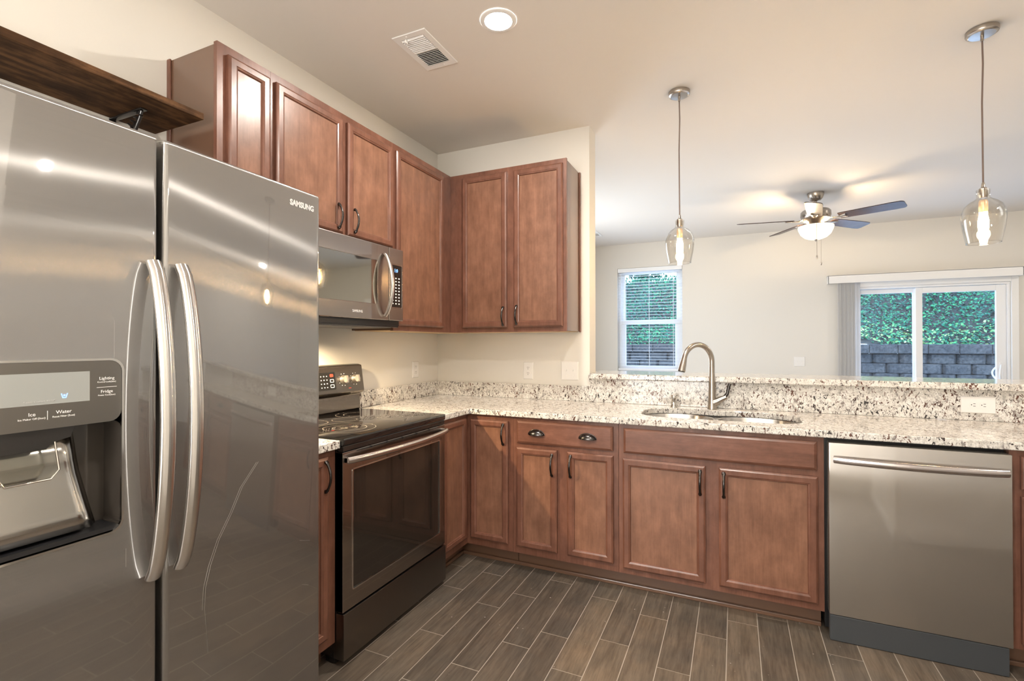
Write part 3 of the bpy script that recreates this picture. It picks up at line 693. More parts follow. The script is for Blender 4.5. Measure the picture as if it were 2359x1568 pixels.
text('logo', 'SAMSUNG', .0235, F2, -2.128, 1.722, .0004, M['silver_print'], fd, wscale=.87, bold=.0011)
# dispenser
MB().prism(rrect(HY0 + .002, HY1 - .002, 1.140, HZ1 - .002, .022, 5), FF, -.02, .0015).build('control_panel', M['dark_panel'], fz, True, 30)
MB().prism(rect(-2.815, -2.634, 1.1875, 1.2475), FF, .0015, .0022).build('display', M['screen'], fz)
ring_o = rrect(HY0 - .003, HY1 + .003, HZ0 - .003, HZ1 + .003, .026, 6); ring_i = rrect(HY0 + .0015, HY1 - .0015, HZ0 + .0015, HZ1 - .0015, .023, 6)
MB().holed(ring_o, [ring_i], FF, -.004, .0022).build('dispenser_bezel', M['chrome'], fz, True, 30)
# recess: dark side walls, floor tray, curved steel back
rc = MB(); lp = rrect(HY0 + .001, HY1 - .001, HZ0 + .001, 1.142, .02, 5)
rc.quads([[FF(u, v, -.001) for u, v in lp], [FF(u, v, -.068) for u, v in lp]], True, False, True)
rc.build('dispenser_recess', M['recess_dark'], fz, True, 40)
bk = MB(); ys = (HY0 + .018, HY1 - .062); cols = []
prof = [(1.14, -.040), (1.06, -.043), (1.035, -.0415), (1.0, -.034), (.96, -.024), (.925, -.014)]
rings = []
for z, n in prof:
    row = []
    sh = (1.14 - z) * .16
    for k in range(13):
        t = k / 12; u = ys[0] + (ys[1] + sh * .9 - ys[0]) * t
        edge = .022 * (max(0, abs(t - .5) * 2 - .80) / .2) ** 2
        row.append(FF(u, z, n - edge))
    rings.append(row)
bk.quads(rings, closed=False); 
bko = bk.build('dispenser_back', M['recess_steel'], fz, True, 70)
sm = bko.modifiers.new('s', 'SOLIDIFY'); sm.thickness = .003
MB().prism(rect(HY0 + .006, HY1 - .006, HZ0 + .004, .918), FF, -.066, -.002).build('drip_tray', M['black'], fz)
MB().prism([(-2.78, 1.140), (-2.655, 1.140), (-2.662, 1.118), (-2.690, 1.112), (-2.70, 1.100), (-2.77, 1.100)], FF, -.045, -.006).build('ice_chute', M['black_metal'], fz)
pdl = MB(); pl = [(-2.770, 1.112), (-2.768, 1.060), (-2.757, 1.040), (-2.690, 1.040), (-2.677, 1.056), (-2.684, 1.112)]
pdl.prism(pl, FF, -.018, -.012); pdl.build('paddle', M['clear_plastic'], fz)
MB().tube([FF(u, v, -.013) for u, v in pl], .0022, 8).build('paddle_rim', M['chrome'], fz, True)
wp = 'white_print'
text('button_label', 'Lighting', .0088, FF, -2.604, 1.2285, .0017, M[wp], fz, 'CENTER')
text('button_label', 'Control Lock(3sec)', .0042, FF, -2.604, 1.2225, .0017, M[wp], fz, 'CENTER')
text('button_label', 'Fridge', .0088, FF, -2.604, 1.2010, .0017, M[wp], fz, 'CENTER')
text('button_label', 'Power Cool(3sec)', .0042, FF, -2.604, 1.1950, .0017, M[wp], fz, 'CENTER')
text('button_label', 'Ice', .0092, FF, -2.724, 1.1675, .0017, M[wp], fz, 'CENTER')
text('button_label', 'Ice Maker Off (3sec)', .0048, FF, -2.724, 1.1605, .0017, M[wp], fz, 'CENTER')
text('button_label', 'Water', .0092, FF, -2.676, 1.1675, .0017, M[wp], fz, 'CENTER')
text('button_label', 'Reset Filter (3sec)', .0048, FF, -2.676, 1.1605, .0017, M[wp], fz, 'CENTER')
text('display_text', 'Cubed  Crushed  Ice Off', .0046, FF, -2.713, 1.1925, .0024, M['silver_print'], fz, 'CENTER')
MB().prism(rect(-2.622, -2.586, 1.2125, 1.2133), FF, .0015, .0019).build('divider_line', M[wp], fz)
MB().prism(rect(-2.7015, -2.7007, 1.158, 1.175), FF, .0015, .0019).build('divider_line', M[wp], fz)
MB().prism([(-2.681, 1.206), (-2.6785, 1.197), (-2.6725, 1.197), (-2.670, 1.206), (-2.6715, 1.206), (-2.6735, 1.1985), (-2.6775, 1.1985), (-2.6795, 1.206)], FF, .0022, .0026).prism(rect(-2.677, -2.674, 1.2005, 1.204), FF, .0022, .0026).build('cup_icon', M['blue_led'], fz)

M['scratch'] = plain('scratched_steel', (0.40, 0.385, 0.365), 0.35, 1.0)
def scratch(f, pts, parent, w=.00022):
    return MB().tube([f(u, v, .0001) for u, v in pts], w, 5).build('scratch_mark', M['scratch'], parent, True)
sc_ = [(-2.237, .974), (-2.287, .917), (-2.318, .857), (-2.353, .801), (-2.376, .744), (-2.389, .695), (-2.392, .642), (-2.387, .586), (-2.383, .529)]
scratch(F2, sc_, fd); scratch(F2, [(a - .006, b) for a, b in sc_[:7]], fd)
scratch(F2, [(-2.09, .70), (-2.05, .685)], fd); scratch(F2, [(-2.08, .56), (-2.055, .548)], fd)
scratch(FF, [(-2.594, 1.362), (-2.590, 1.352), (-2.590, 1.274)], fz)
scratch(FF, [(-2.567, .86), (-2.567, .82)], fz)

# ------------------------------------------------------------------ floating shelf above the fridge
sh = thing('floating_shelf', 'dark rustic wooden plank shelf on the wall above the refrigerator', 'shelf', (.15, -2.45, 2.13))
MB().box(.002, .300, -2.96, -2.018, 2.130, 2.154, .003).build('plank', M['shelf'], sh)
def bracket(y):
    mb = MB(); mb.box(.002, .20, y - .011, y + .011, 2.1235, 2.1295, .002); mb.box(.002, .008, y - .011, y + .011, 1.95, 2.1235, .002)
    P_ = [(.012, 1.97), (.06, 1.985), (.11, 2.02), (.15, 2.065), (.175, 2.1), (.185, 2.123)]
    mb.tube([(a, y, b) for a, b in P_], .006, 10)
    for k in range(9):
        t = k / 8; mb.tube([(.03 + .15 * t, y, 1.985 + .12 * t ** 1.2), (.035 + .145 * t, y, 2.02 + .095 * t), (.015 + .14 * t, y, 2.05 + .07 * t)], [.007, .005, .003], 8)
    return mb.build('bracket', M['black_metal'], sh, True, 50)
bracket(-2.165); bracket(-2.80)

# ------------------------------------------------------------------ range
rg = thing('range', 'freestanding electric range with black glass cooktop and oven window', 'range', (.33, -1.303, 0))
RY0, RY1 = -1.683, -.925
MB().box(.03, .618, RY0 + .002, RY1 - .002, .03, .905, .003).build('oven_body', M['black_metal'], rg)
MB().box(.55, .60, RY0 + .01, RY1 - .01, .004, .04).build('plinth', M['black'], rg)
ck = MB().box(.055, .655, RY0, RY1, .890, .921, .006).build('cooktop', M['cooktop'], rg, True, 30)
def ringmesh(cx, cy, rads):
    mb = MB()
    for r in rads:
        a = [Vector((cx + (r - .0012) * math.cos(2 * math.pi * k / 64), cy + (r - .0012) * math.sin(2 * math.pi * k / 64), .9214)) for k in range(64)]
        b = [Vector((cx + (r + .0012) * math.cos(2 * math.pi * k / 64), cy + (r + .0012) * math.sin(2 * math.pi * k / 64), .9214)) for k in range(64)]
        mb.quads([a, b], True, False, False)
    return mb.build('burner_ring', M['ring'], ck)
ringmesh(.47, -1.48, (.135, .095, .055)); ringmesh(.47, -1.12, (.09, .04)); ringmesh(.22, -1.46, (.09,)); ringmesh(.22, -1.14, (.10, .06)); ringmesh(.30, -1.303, (.06,))
MB().box(.62, .650, RY0 + .002, RY1 - .002, .866, .889, .003).build('vent_trim', M['black_metal'], rg)
XR = .650
od = MB(); od.holed(rect(RY0, RY1, .222, .864), [rrect(-1.628, -.976, .294, .787, .006, 3)], FL(0), .612, XR)
odo = od.build('oven_door', M['steel_y'], rg); bvv = odo.modifiers.new('b', 'BEVEL'); bvv.width = .004; bvv.segments = 2; bvv.limit_method = 'ANGLE'
MB().prism(rrect(-1.632, -.972, .290, .791, .006, 3), FL(0), .628, .6475).build('oven_window', M['oven_glass'], odo)
ed = MB(); ed.holed(rrect(-1.6295, -.9745, .2925, .7885, .007, 3), [rrect(-1.6255, -.9785, .2965, .7845, .005, 3)], FL(0), .640, .6525); ed.build('window_trim', M['chrome'], odo)
hp, hr = [], []
for i in range(25):
    t = i / 24; y = RY0 + .010 + (RY1 - RY0 - .020) * t
    hp.append((XR + .018 + .040 * math.sin(math.pi * t) ** .7, y, .833)); hr.append((.014, .0105))
MB().tube(hp, hr, 16, True, flat=(0, 0, 1)).build('door_handle', M['steel_bar'], odo, True, 60)
for yy in (RY0 + .016, RY1 - .016): MB().box(XR - .001, XR + .02, yy - .010, yy + .010, .822, .845, .003).build('handle_mount', M['steel_bar'], odo)
mb = MB(); mb.box(XR - .002, XR + .004, -1.60, -1.0, .857, .8605)
for k in range(5): mb.box(XR - .002, XR + .008, -1.52 + k * .11, -1.515 + k * .11, .8555, .8635)
mb.build('door_vent', M['black'], odo)
mb = MB()
for k in range(12): mb.box(.585, .605, RY0 - .0005, RY0 + .004, .70 + k * .011, .706 + k * .011)
mb.build('side_vent', M['slate_drawer'], rg)
sdw = MB().box(.600, XR + .006, RY0, RY1, .030, .215, .004).build('storage_drawer', M['slate_drawer'], rg, True, 30)
# back guard, tilted
bgp = [(.012, .921), (.012, 1.184), (.055, 1.184), (.078, 1.178), (.100, 1.030), (.092, 1.020), (.066, 1.012), (.070, .921)]
mb = MB(); mb.quads([[Vector((a, RY0 + .004, b)) for a, b in bgp], [Vector((a, RY1 - .004, b)) for a, b in bgp]])
M['slate_panel'] = steel('slate_control_panel', (0.17, 0.148, 0.128), 0.24, (0, 1, 0), 0.6, 0.3)
bg = mb.build('backguard', M['slate_panel'], rg); bvv = bg.modifiers.new('b', 'BEVEL'); bvv.width = .006; bvv.segments = 3; bvv.limit_method = 'ANGLE'; bvv.angle_limit = math.radians(40)
tl = math.atan2(.022, .148)
def FG(u, v, n):   # tilted panel: v along the slope from its foot
    return Vector((.100 - v * math.sin(tl) + n * math.cos(tl), u, 1.030 + v * math.cos(tl) + n * math.sin(tl)))
MB().prism(rrect(-1.455, -1.150, .022, .118, .006, 3), FG, -.002, .0012).build('control_glass', M['black_glass'], bg)
for i, u in enumerate((-1.43, -1.39, -1.35, -1.31, -1.255, -1.235, -1.215)):
    for v in (.035, .055, .075, .095): MB().prism(rect(u, u + .006, v, v + .005), FG, .0012, .0017).build('key_mark', M['white_print'], bg)
for v in (.033, .062): MB().holed(rrect(-1.190, -1.163, v, v + .018, .004, 3), [rrect(-1.187, -1.166, v + .003, v + .015, .003, 3)], FG, .0012, .0017).build('key_outline', M['white_print'], bg)
MB().prism(rrect(-1.189, -1.164, .092, .108, .006, 4), FG, .0012, .0018).build('clock_key', M['red_print'], bg)
for u in (-1.090, -1.000, -1.52, -1.61):
    mb = MB(); mb.tube([FG(u, .072, 0), FG(u, .072, .006), FG(u, .072, .022)], [.026, .024, .021], 24); kb = mb.build('knob', M['knob'], bg, True, 40)
    mb = MB(); mb.prism(rrect(u - .005, u + .005, .052, .092, .004, 3), FG, .020, .034); mb.build('knob_grip', M['knob'], kb)
    mb = MB()
    for k in range(9):
        a = math.radians(-60 + k * 37.5); cu_, cv_ = u + .034 * math.sin(a), .072 + .034 * math.cos(a)
        mb.prism(rect(cu_ - .002, cu_ + .002, cv_ - .002, cv_ + .002), FG, 0, .0008)
    mb.build('knob_marks', M['white_print'], bg)
MB().prism(rect(-1.055, -1.035, .020, .023), FG, 0, .0006).build('hot_surface_mark', M['red_print'], bg)

# ------------------------------------------------------------------ microwave
mw = thing('microwave', 'stainless over-the-range microwave hanging under the short wall cabinet', 'microwave', (.2, -1.31, 1.39))
MY0, MY1 = -1.688, -.932
MB().box(.004, .345, MY0, MY1, 1.392, 1.826, .003).build('case', M['black_metal'], mw)
MB().box(.345, .352, MY0 + .004, MY1 - .004, 1.400, 1.822).build('vent_strip', M['black'], mw)
XM = .380; YS = -1.056
md = MB(); fpm = FL(0)
md.holed(rect(MY0, YS - .002, 1.428, 1.826), [rrect(-1.655, -1.150, 1.512, 1.738, .008, 4)], fpm, .350, XM)
mdo = md.build('microwave_door', M['steel_y'], mw); bvv = mdo.modifiers.new('b', 'BEVEL'); bvv.width = .004; bvv.segments = 2; bvv.limit_method = 'ANGLE'
MB().prism(rrect(-1.658, -1.147, 1.509, 1.741, .008, 4), fpm, .360, .3785).build('door_window', M['mirror_glass'], mdo)
mpn = MB().holed(rect(YS + .001, MY1, 1.428, 1.826), [rrect(-1.045, -.944, 1.500, 1.736, .010, 4)], fpm, .350, XM).build('control_panel', M['steel_y'], mw)
bvv = mpn.modifiers.new('b', 'BEVEL'); bvv.width = .004; bvv.segments = 2; bvv.limit_method = 'ANGLE'
MB().prism(rrect(-1.047, -.942, 1.498, 1.738, .010, 4), fpm, .360, .3795).build('keypad_glass', M['black_glass'], mpn)
MB().holed(rrect(-1.0465, -.9425, 1.4985, 1.7375, .011, 4), [rrect(-1.0435, -.9455, 1.5015, 1.7345, .010, 4)], fpm, .372, .3815).build('keypad_bezel', M['chrome'], mpn)
mb = MB()
for r_ in range(9):
    for c_ in range(3):
        u = -1.024 + c_ * .027; v = 1.662 - r_ * .0175; mb.prism(rrect(u - .006, u + .006, v - .0035, v + .0035, .002, 2), fpm, .3795, .3800)
mb.build('key_print', M['white_print'], mpn)
text('clock_digits', '1:0', .026, lambda u, v, n: Vector((.3797 + n, u, v)), -1.012, 1.696, 0.0, M['blue_led'], mpn)
text('logo', 'SAMSUNG', .0165, lambda u, v, n: Vector((XM + .0003 + n, u, v)), -1.335, 1.459, 0.0, M['silver_print'], mdo, wscale=.95, bold=.0007)
pts, rad = [], []
for i in range(25):
    s = i / 24; pts.append((XM + .008 + .050 * math.sin(math.pi * s) ** .7, -1.098, 1.780 - .330 * s)); rad.append((.013, .009))
MB().tube(pts, rad, 16, True, flat=(0, 1, 0)).build('door_handle', M['steel_handle'], mdo, True, 60)
MB().box(.06, .33, MY0 + .05, MY1 - .05, 1.3885, 1.392).build('underside_grille', M['slate_drawer'], mw)
ll = MB().box(.24, .30, -1.62, -1.52, 1.3865, 1.3885).build('task_lamp_lens', plain('task_lens', (1, .9, .7), .4, emit=(1, .78, .45), es=8), mw)
spot('task_lamp', (.27, -1.50, 1.372), 62, (1.0, .76, .46), .012, 165, .5, mw)

# ------------------------------------------------------------------ dishwasher
dw = thing('dishwasher', 'stainless steel dishwasher with a long bowed bar handle under the counter', 'dishwasher', (2.757, -.33, 0))
DA, DB = 2.4565, 3.0605
MB().box(2.449, 3.064, -.58, -.02, .02, .872).build('tub', M['black'], dw)
dd = MB().box(DA, DB, -.656, -.585, .116, .866, .004).build('door', M['steel_x'], dw, True, 30)
hp, hr = [], []
for i in range(25):
    t = i / 24; hp.append((DA + .016 + (DB - DA - .034) * t, -.660 - .012 - .036 * math.sin(math.pi * t) ** .7, .796)); hr.append((.0155, .011))
M['steel_barx'] = steel('brushed_bar_steel_wide', (0.62, 0.58, 0.58), 0.16, (1, 0, 0), 0.6, 0.2)
MB().tube(hp, hr, 18, True, flat=(0, 0, 1)).build('bar_handle', M['steel_barx'], dd, True, 60)
MB().box(DA + .002, 3.050, -.652, -.62, .002, .113, .003).build('kick_plate', M['toe_black'], dw)

# ------------------------------------------------------------------ outlets and switches
def plate_thing(name, label, cat, f, u, v, w, h, kind):
    p = f(u, v, 0); r = thing(name, label, cat, tuple(p), 'white wall plates')
    mb = MB(); i = .004
    def ring(d, n): return [f(u - w / 2 + d, v - h / 2 + d, n), f(u + w / 2 - d, v - h / 2 + d, n), f(u + w / 2 - d, v + h / 2 - d, n), f(u - w / 2 + d, v + h / 2 - d, n)]
    mb.quads([ring(0, .0005), ring(0, .003), ring(.003, .006), ring(.004, .0065)]); mb.build('cover_plate', M['plate'], r)
    hz = kind == 'outlet_h'
    if kind.startswith('outlet'):
        for s in (-1, 1):
            def g(a, b): return (u + (s * .0195 + a if hz else b), v + (b if hz else s * .0195 + a))
            mb = MB(); pts = [g(.0145 * math.sin(2 * math.pi * k / 24), .0165 * math.cos(2 * math.pi * k / 24)) for k in range(24)]
            mb.prism(pts, f, .006, .0082); rcp = mb.build('receptacle', M['plate'], r)
            mb = MB()
            for bb in (-.006, .006):
                c0, c1 = g(-.001, bb - .0011), g(.008, bb + .0011)
                mb.prism(rect(min(c0[0], c1[0]), max(c0[0], c1[0]), min(c0[1], c1[1]), max(c0[1], c1[1])), f, .0082, .0086)
            c = g(-.0075, 0); mb.prism([(c[0] + .0024 * math.cos(2 * math.pi * k / 12), c[1] + .0024 * math.sin(2 * math.pi * k / 12)) for k in range(12)], f, .0082, .0086)
            mb.build('slots', M['slot'], rcp)
    else:
        for s in (-1, 1):
            mb = MB(); cu_ = u + s * .023; mb.holed(rect(cu_ - .0052, cu_ + .0052, v - .012, v + .012), [rect(cu_ - .004, cu_ + .004, v - .0105, v + .0105)], f, .006, .0075)
            mb.prism([(cu_ - .0036, v - .002), (cu_ + .0036, v - .002), (cu_ + .0036, v + .009), (cu_ - .0036, v + .009)], f, .006, .014); mb.build('toggle', M['plate'], r)
            mb = MB()
            for dv in (-.03, .03): mb.prism([(cu_ + .0028 * math.cos(2 * math.pi * k / 10), v + dv + .0028 * math.sin(2 * math.pi * k / 10)) for k in range(10)], f, .006, .0074)
            mb.build('screws', M['trim'], r)
    return r
plate_thing('wall_outlet', 'white duplex outlet on the left wall above the counter by the range', 'outlet', FL(0.0), -.292, 1.116, .073, .117, 'outlet')
plate_thing('wall_outlet', 'white duplex outlet on the back wall under the two-door cabinet', 'outlet', FB(0.0), .757, 1.110, .073, .120, 'outlet')
plate_thing('wall_outlet', 'wide white double outlet set sideways in the granite backsplash', 'outlet', FB(-.021), 3.179, .9935, .134, .083, 'outlet_h')
plate_thing('light_switch', 'white double switch plate on the back wall beside the wall end', 'light switch', FB(0.0), 1.062, 1.115, .122, .126, 'switch')
plate_thing('light_switch', 'white double switch plate on the far wall left of the vertical blinds', 'light switch', FB(YF), 2.842, 1.062, .121, .127, 'switch')

# ------------------------------------------------------------------ ceiling: registers, recessed lights
def register(label, cx, cy, w, l, dark=True):
    r = thing('ceiling_vent', label, 'vent', (cx, cy, H), 'ceiling vents')
    FC = lambda u, v, n: Vector((u, v, H - n))
    mb = MB(); x0, x1, y0, y1 = cx - w / 2, cx + w / 2, cy - l / 2, cy + l / 2; m_ = .034
    mb.holed(rect(x0, x1, y0, y1), [rect(x0 + m_, x1 - m_, y0 + m_, cy - .007), rect(x0 + m_, x1 - m_, cy + .007, y1 - m_)], FC, .0005, .006)
    fo_ = mb.build('frame', M['trim'], r); b_ = fo_.modifiers.new('b', 'BEVEL'); b_.width = .003; b_.segments = 1; b_.limit_method = 'ANGLE'
    MB().box(x0 + .02, x1 - .02, y0 + .02, y1 - .02, H - .0012, H - .0004).build('duct_opening', M['slot'], r)
    mb = MB(); n = 9
    for (a, b, sgn) in ((y0 + m_, cy - .007, 1), (cy + .007, y1 - m_, -1)):
        st = (b - a) / n
        for k in range(n):
            yc = a + (k + .5) * st
            p = [(yc - sgn * .0055, H - .0015), (yc + sgn * .0045, H - .0095), (yc + sgn * .0055, H - .0085), (yc - sgn * .0045, H - .0005)]
            mb.quads([[Vector((x0 + m_, q[0], q[1])) for q in p], [Vector((x1 - m_, q[0], q[1])) for q in p]])
    mb.build('louvers', M['trim'], r)
    mb = MB(); mb.cyl((cx - .02, y0 + .017, H - .006), (cx - .02, y0 + .017, H - .0085), .004, .003, 10); mb.cyl((cx + .02, y1 - .017, H - .006), (cx + .02, y1 - .017, H - .0085), .004, .003, 10)
    mb.build('screws', M['plate'], r)
    MB().box(cx - .038, cx - .030, y0 + .03, y0 + .045, H - .022, H - .006, .002).build('damper_lever', M['plate'], r)
    return r
register('white louvered air vent in the kitchen ceiling left of the round light', .692, -1.160, .190, .303)
register('small white ceiling vent far off beside the end of the back wall', .335, 3.16, .25, .36)
def can_light(label, x, y, energy, grp='recessed ceiling lights'):
    r = thing('recessed_light', label, 'ceiling light', (x, y, H), grp)
    MB().lathe([(.062, -.0065), (.066, -.0075), (.080, -.004), (.082, -.0005)], (x, y, H), 40).build('trim_ring', M['trim'], r, True)
    MB().lathe([(.0635, -.0062), (.03, -.0062), (.0005, -.0062)], (x, y, H), 40).build('lens', M['led'], r, True)
    area('lamp', (x, y, H - .010), .12, energy, (1.0, .93, .84), parent=r).data.shape = 'DISK'
    return r
LE = 22
can_light('bright round recessed light in the kitchen ceiling', 1.117, -1.212, LE)
can_light('round recessed ceiling light above the photographer, out of the picture', 2.05, -2.45, LE * 1.15)
can_light('added round recessed fill light far behind the camera, unseen', 1.4, -4.2, LE * .4)  # extra lamp added to fill the room from behind
can_light('added round recessed fill light right of the bar, unseen', 4.6, -1.1, LE)  # extra lamp added out of view for fill on this side
can_light('added round recessed fill light in the far right room, unseen', 5.6, 1.8, LE)  # extra lamp added out of view to fill the far room

# ------------------------------------------------------------------ pendants
def pendant(x, y, label):
    r = thing('pendant_light', label, 'pendant light', (x, y, H), 'glass pendant lights over the bar')
    MB().lathe([(.0005, -.001), (.060, -.001), (.060, -.016), (.058, -.021), (.050, -.024), (.048, -.026), (.012, -.028), (.0005, -.028)], (x, y, H), 40).build('ceiling_canopy', M['nickel'], r, True, 35)
    MB().cyl((x, y, H - .027), (x, y, H - .055), .007, .006, 16).build('cord_grip', M['nickel'], r, True, 40)
    MB().tube([(x, y, H - .05), (x + .002, y, 2.60), (x - .002, y, 2.42), (x - .001, y, 2.22), (x, y, 2.045)], .0036, 10).build('cord', M['cord'], r, True)
    MB().lathe([(.004, 2.048), (.006, 2.042), (.008, 2.025), (.016, 2.018), (.017, 1.985), (.014, 1.975)], (x, y, 0), 24, True).build('socket', M['nickel'], r, True, 40)
    g = [(.025, 2.014), (.0245, 2.004), (.0235, 1.985), (.025, 1.974), (.034, 1.966), (.052, 1.955), (.067, 1.938), (.076, 1.915), (.0795, 1.892), (.0785, 1.870), (.074, 1.83), (.067, 1.795), (.0615, 1.765)]
    gi = [(a - .0022, b) for a, b in reversed(g)]
    go = MB(); go.lathe(g + gi, (x, y, 0), 48)
    go.build('glass_shade', M['glass'], r, True, 60)
    rm = MB(); rm.tube([(x + .0605 * math.cos(2 * math.pi * k / 48), y + .0605 * math.sin(2 * math.pi * k / 48), 1.765) for k in range(49)], .0018, 8, False).build('shade_rim', M['glass'], r, True)
    b = MB(); b.lathe([(.013, 1.965), (.0165, 1.955), (.0165, 1.915), (.013, 1.908)], (x, y, 0), 24, True).build('bulb_cap', M['bulb_base'], r, True)
    b = MB(); b.lathe([(.011, 1.910), (.016, 1.89), (.0195, 1.868), (.019, 1.838), (.0145, 1.808), (.009, 1.794), (.0005, 1.790)], (x, y, 0), 24); bb = b.build('bulb', M['bulb'], r, True)
    point('lamp', (x, y, 1.85), 2.5, (1.0, .68, .36), .028, r)
    return r
p1 = pendant(1.795, -.21, 'clear glass pendant light hanging left, in front of the small window')
p2 = copy_tree(p1); p2.location = (3.137, -.212, H); p2['label'] = 'clear glass pendant light nearest the right edge, above the double outlet'

# ------------------------------------------------------------------ ceiling fan
fx, fy = 2.806, 2.36
fn = thing('ceiling_fan', 'brushed nickel five-blade ceiling fan with a lit frosted bowl', 'ceiling fan', (fx, fy, H))
MB().lathe([(.0005, -.0005), (.072, -.0005), (.072, -.02), (.062, -.05), (.045, -.072), (.02, -.082), (.0005, -.083)], (fx, fy, H), 32).build('ceiling_canopy', M['nickel'], fn, True, 40)
MB().cyl((fx, fy, H - .08), (fx, fy, 2.60), .012, .012, 16).build('downrod', M['nickel'], fn, True)
MB().lathe([(.012, 2.625), (.03, 2.615), (.05, 2.60), (.115, 2.590), (.128, 2.575), (.130, 2.535), (.120, 2.515), (.125, 2.505), (.105, 2.49), (.075, 2.475), (.06, 2.455), (.10, 2.448), (.148, 2.440), (.150, 2.430), (.0005, 2.432)], (fx, fy, 0), 40).build('motor_housing', M['nickel'], fn, True, 35)
MB().lathe([(.150, 2.436), (.152, 2.425), (.146, 2.40), (.128, 2.36), (.095, 2.328), (.055, 2.312), (.0005, 2.308)], (fx, fy, 0), 40).build('light_bowl', M['bowl'], fn, True, 60)
MB().lathe([(.0005, 2.312), (.014, 2.308), (.011, 2.298), (.006, 2.292), (.0005, 2.288)], (fx, fy, 0), 20).build('finial', M['nickel'], fn, True)
for k in range(5):
    a = math.radians(45 + 72 * k); ca, sa = math.cos(a), math.sin(a); pt = math.radians(-13)
    def BF(u, v, n, ca=ca, sa=sa): 
        vv, nn = v * math.cos(pt) - n * math.sin(pt), v * math.sin(pt) + n * math.cos(pt)
        return Vector((fx + u * ca - vv * sa, fy + u * sa + vv * ca, 2.497 + nn))
    pl = [(.20, -.055), (.24, -.060), (.62, -.072)] + [(.66 + .04 * math.sin(t), -.072 + .032 * (1 - math.cos(t))) for t in (.5, 1.0, 1.5)] + [(.66 + .04 * math.sin(t), .072 - .032 * (1 - math.cos(t))) for t in (1.5, 1.0, .5)] + [(.62, .072), (.24, .060), (.20, .055)]
    bl = MB().prism(pl, BF, 0, .007).build('blade', M['blade'], fn)
    ir = MB(); ir.tube([BF(.105, 0, .012), BF(.15, .0, -.006), BF(.20, 0, -.007), BF(.25, 0, -.004)], [(.012, .006), (.015, .005), (.02, .004), (.028, .003)], 10, True, flat=(-sa, ca, 0))
    for q in (-.03, .03): ir.tube([BF(.19, 0, -.006), BF(.22, q * .7, -.005), BF(.26, q, -.003)], [.006, .006, .009], 8)
    ir.build('blade_iron', M['nickel'], fn, True, 60)
mb = MB(); mb.tube([(fx - .012, fy - .06, 2.44), (fx - .013, fy - .165, 2.43), (fx - .013, fy - .165, 2.13)], .0018, 6); mb.lathe([(.0005, 2.13), (.006, 2.125), (.007, 2.11), (.005, 2.095), (.0005, 2.092)], (fx - .013, fy - .165, 0), 12); mb.build('pull_chain', M['nickel'], fn, True)
mb = MB(); mb.tube([(fx + .02, fy - .06, 2.44), (fx + .02, fy - .165, 2.43), (fx + .02, fy - .165, 2.06)], .0010, 6); mb.lathe([(.0005, 2.065), (.007, 2.058), (.007, 2.045), (.004, 2.035), (.0005, 2.03)], (fx + .02, fy - .165, 0), 12); mb.build('pull_chain', M['nickel'], fn, True)
point('bowl_lamp', (fx + .085, fy - .03, 2.455), 24, (1.0, .76, .48), .02, fn)
point('bowl_lamp', (fx - .085, fy + .03, 2.455), 24, (1.0, .76, .48), .02, fn)

# ------------------------------------------------------------------ far window with blind
def frame_rect(mb, x0, x1, z0, z1, w, y0, y1, bev=.003):
    mb.box(x0, x1, y0, y1, z1 - w, z1, bev); mb.box(x0, x1, y0, y1, z0, z0 + w, bev)
    mb.box(x0, x0 + w, y0, y1, z0 + w, z1 - w, bev); mb.box(x1 - w, x1, y0, y1, z0 + w, z1 - w, bev)
wn = bpy.data.objects.new('window_1', None); COL.objects.link(wn); wn.location = (.96, YF + .1, WZ0); structure(wn)
mb = MB(); frame_rect(mb, WX0, WX1, WZ0, WZ1, .045, YF + .075, YF + .15); mb.build('window_frame', M['vinyl'], wn)
mb = MB(); frame_rect(mb, .545, 1.37, 1.600, 2.362, .045, YF + .105, YF + .145); mb.build('upper_sash', M['vinyl'], wn)
mb = MB(); frame_rect(mb, .545, 1.37, .905, 1.640, .062, YF + .078, YF + .112); mb.build('lower_sash', M['vinyl'], wn)
MB().box(.585, 1.33, YF + .124, YF + .128, 1.64, 2.32).build('upper_pane', M['pane'], wn)
MB().box(.60, 1.315, YF + .094, YF + .098, .96, 1.585).build('lower_pane', M['pane'], wn)
MB().box(WX0 + .001, WX1 - .001, YF - .02, YF + .075, WZ0 - .02, WZ0 + .001, .003).build('window_sill', M['trim'], wn)
bd = thing('window_blind', 'white horizontal slat blind hanging in the small far window', 'window blind', (.96, YF + .04, WZ1))
MB().box(WX0 + .004, WX1 - .004, YF + .003, YF + .058, 2.345, WZ1 - .002, .003).build('head_rail', M['slat'], bd)
mb = MB()
for k in range(32):
    z = 2.325 - k * .0437
    mb.box(WX0 + .008, WX1 - .008, YF + .008, YF + .056, z, z + .0028)
mb.build('slats', M['slat'], bd)
mb = MB()
for x in (.62, .955, 1.29):
    for yy in (YF + .006, YF + .058): mb.box(x - .0013, x + .0013, yy - .0008, yy + .0008, .93, 2.345)
mb.build('ladder_cords', M['slat'], bd)
MB().box(WX0 + .008, WX1 - .008, YF + .010, YF + .054, .905, .93, .003).build('bottom_rail', M['slat'], bd)

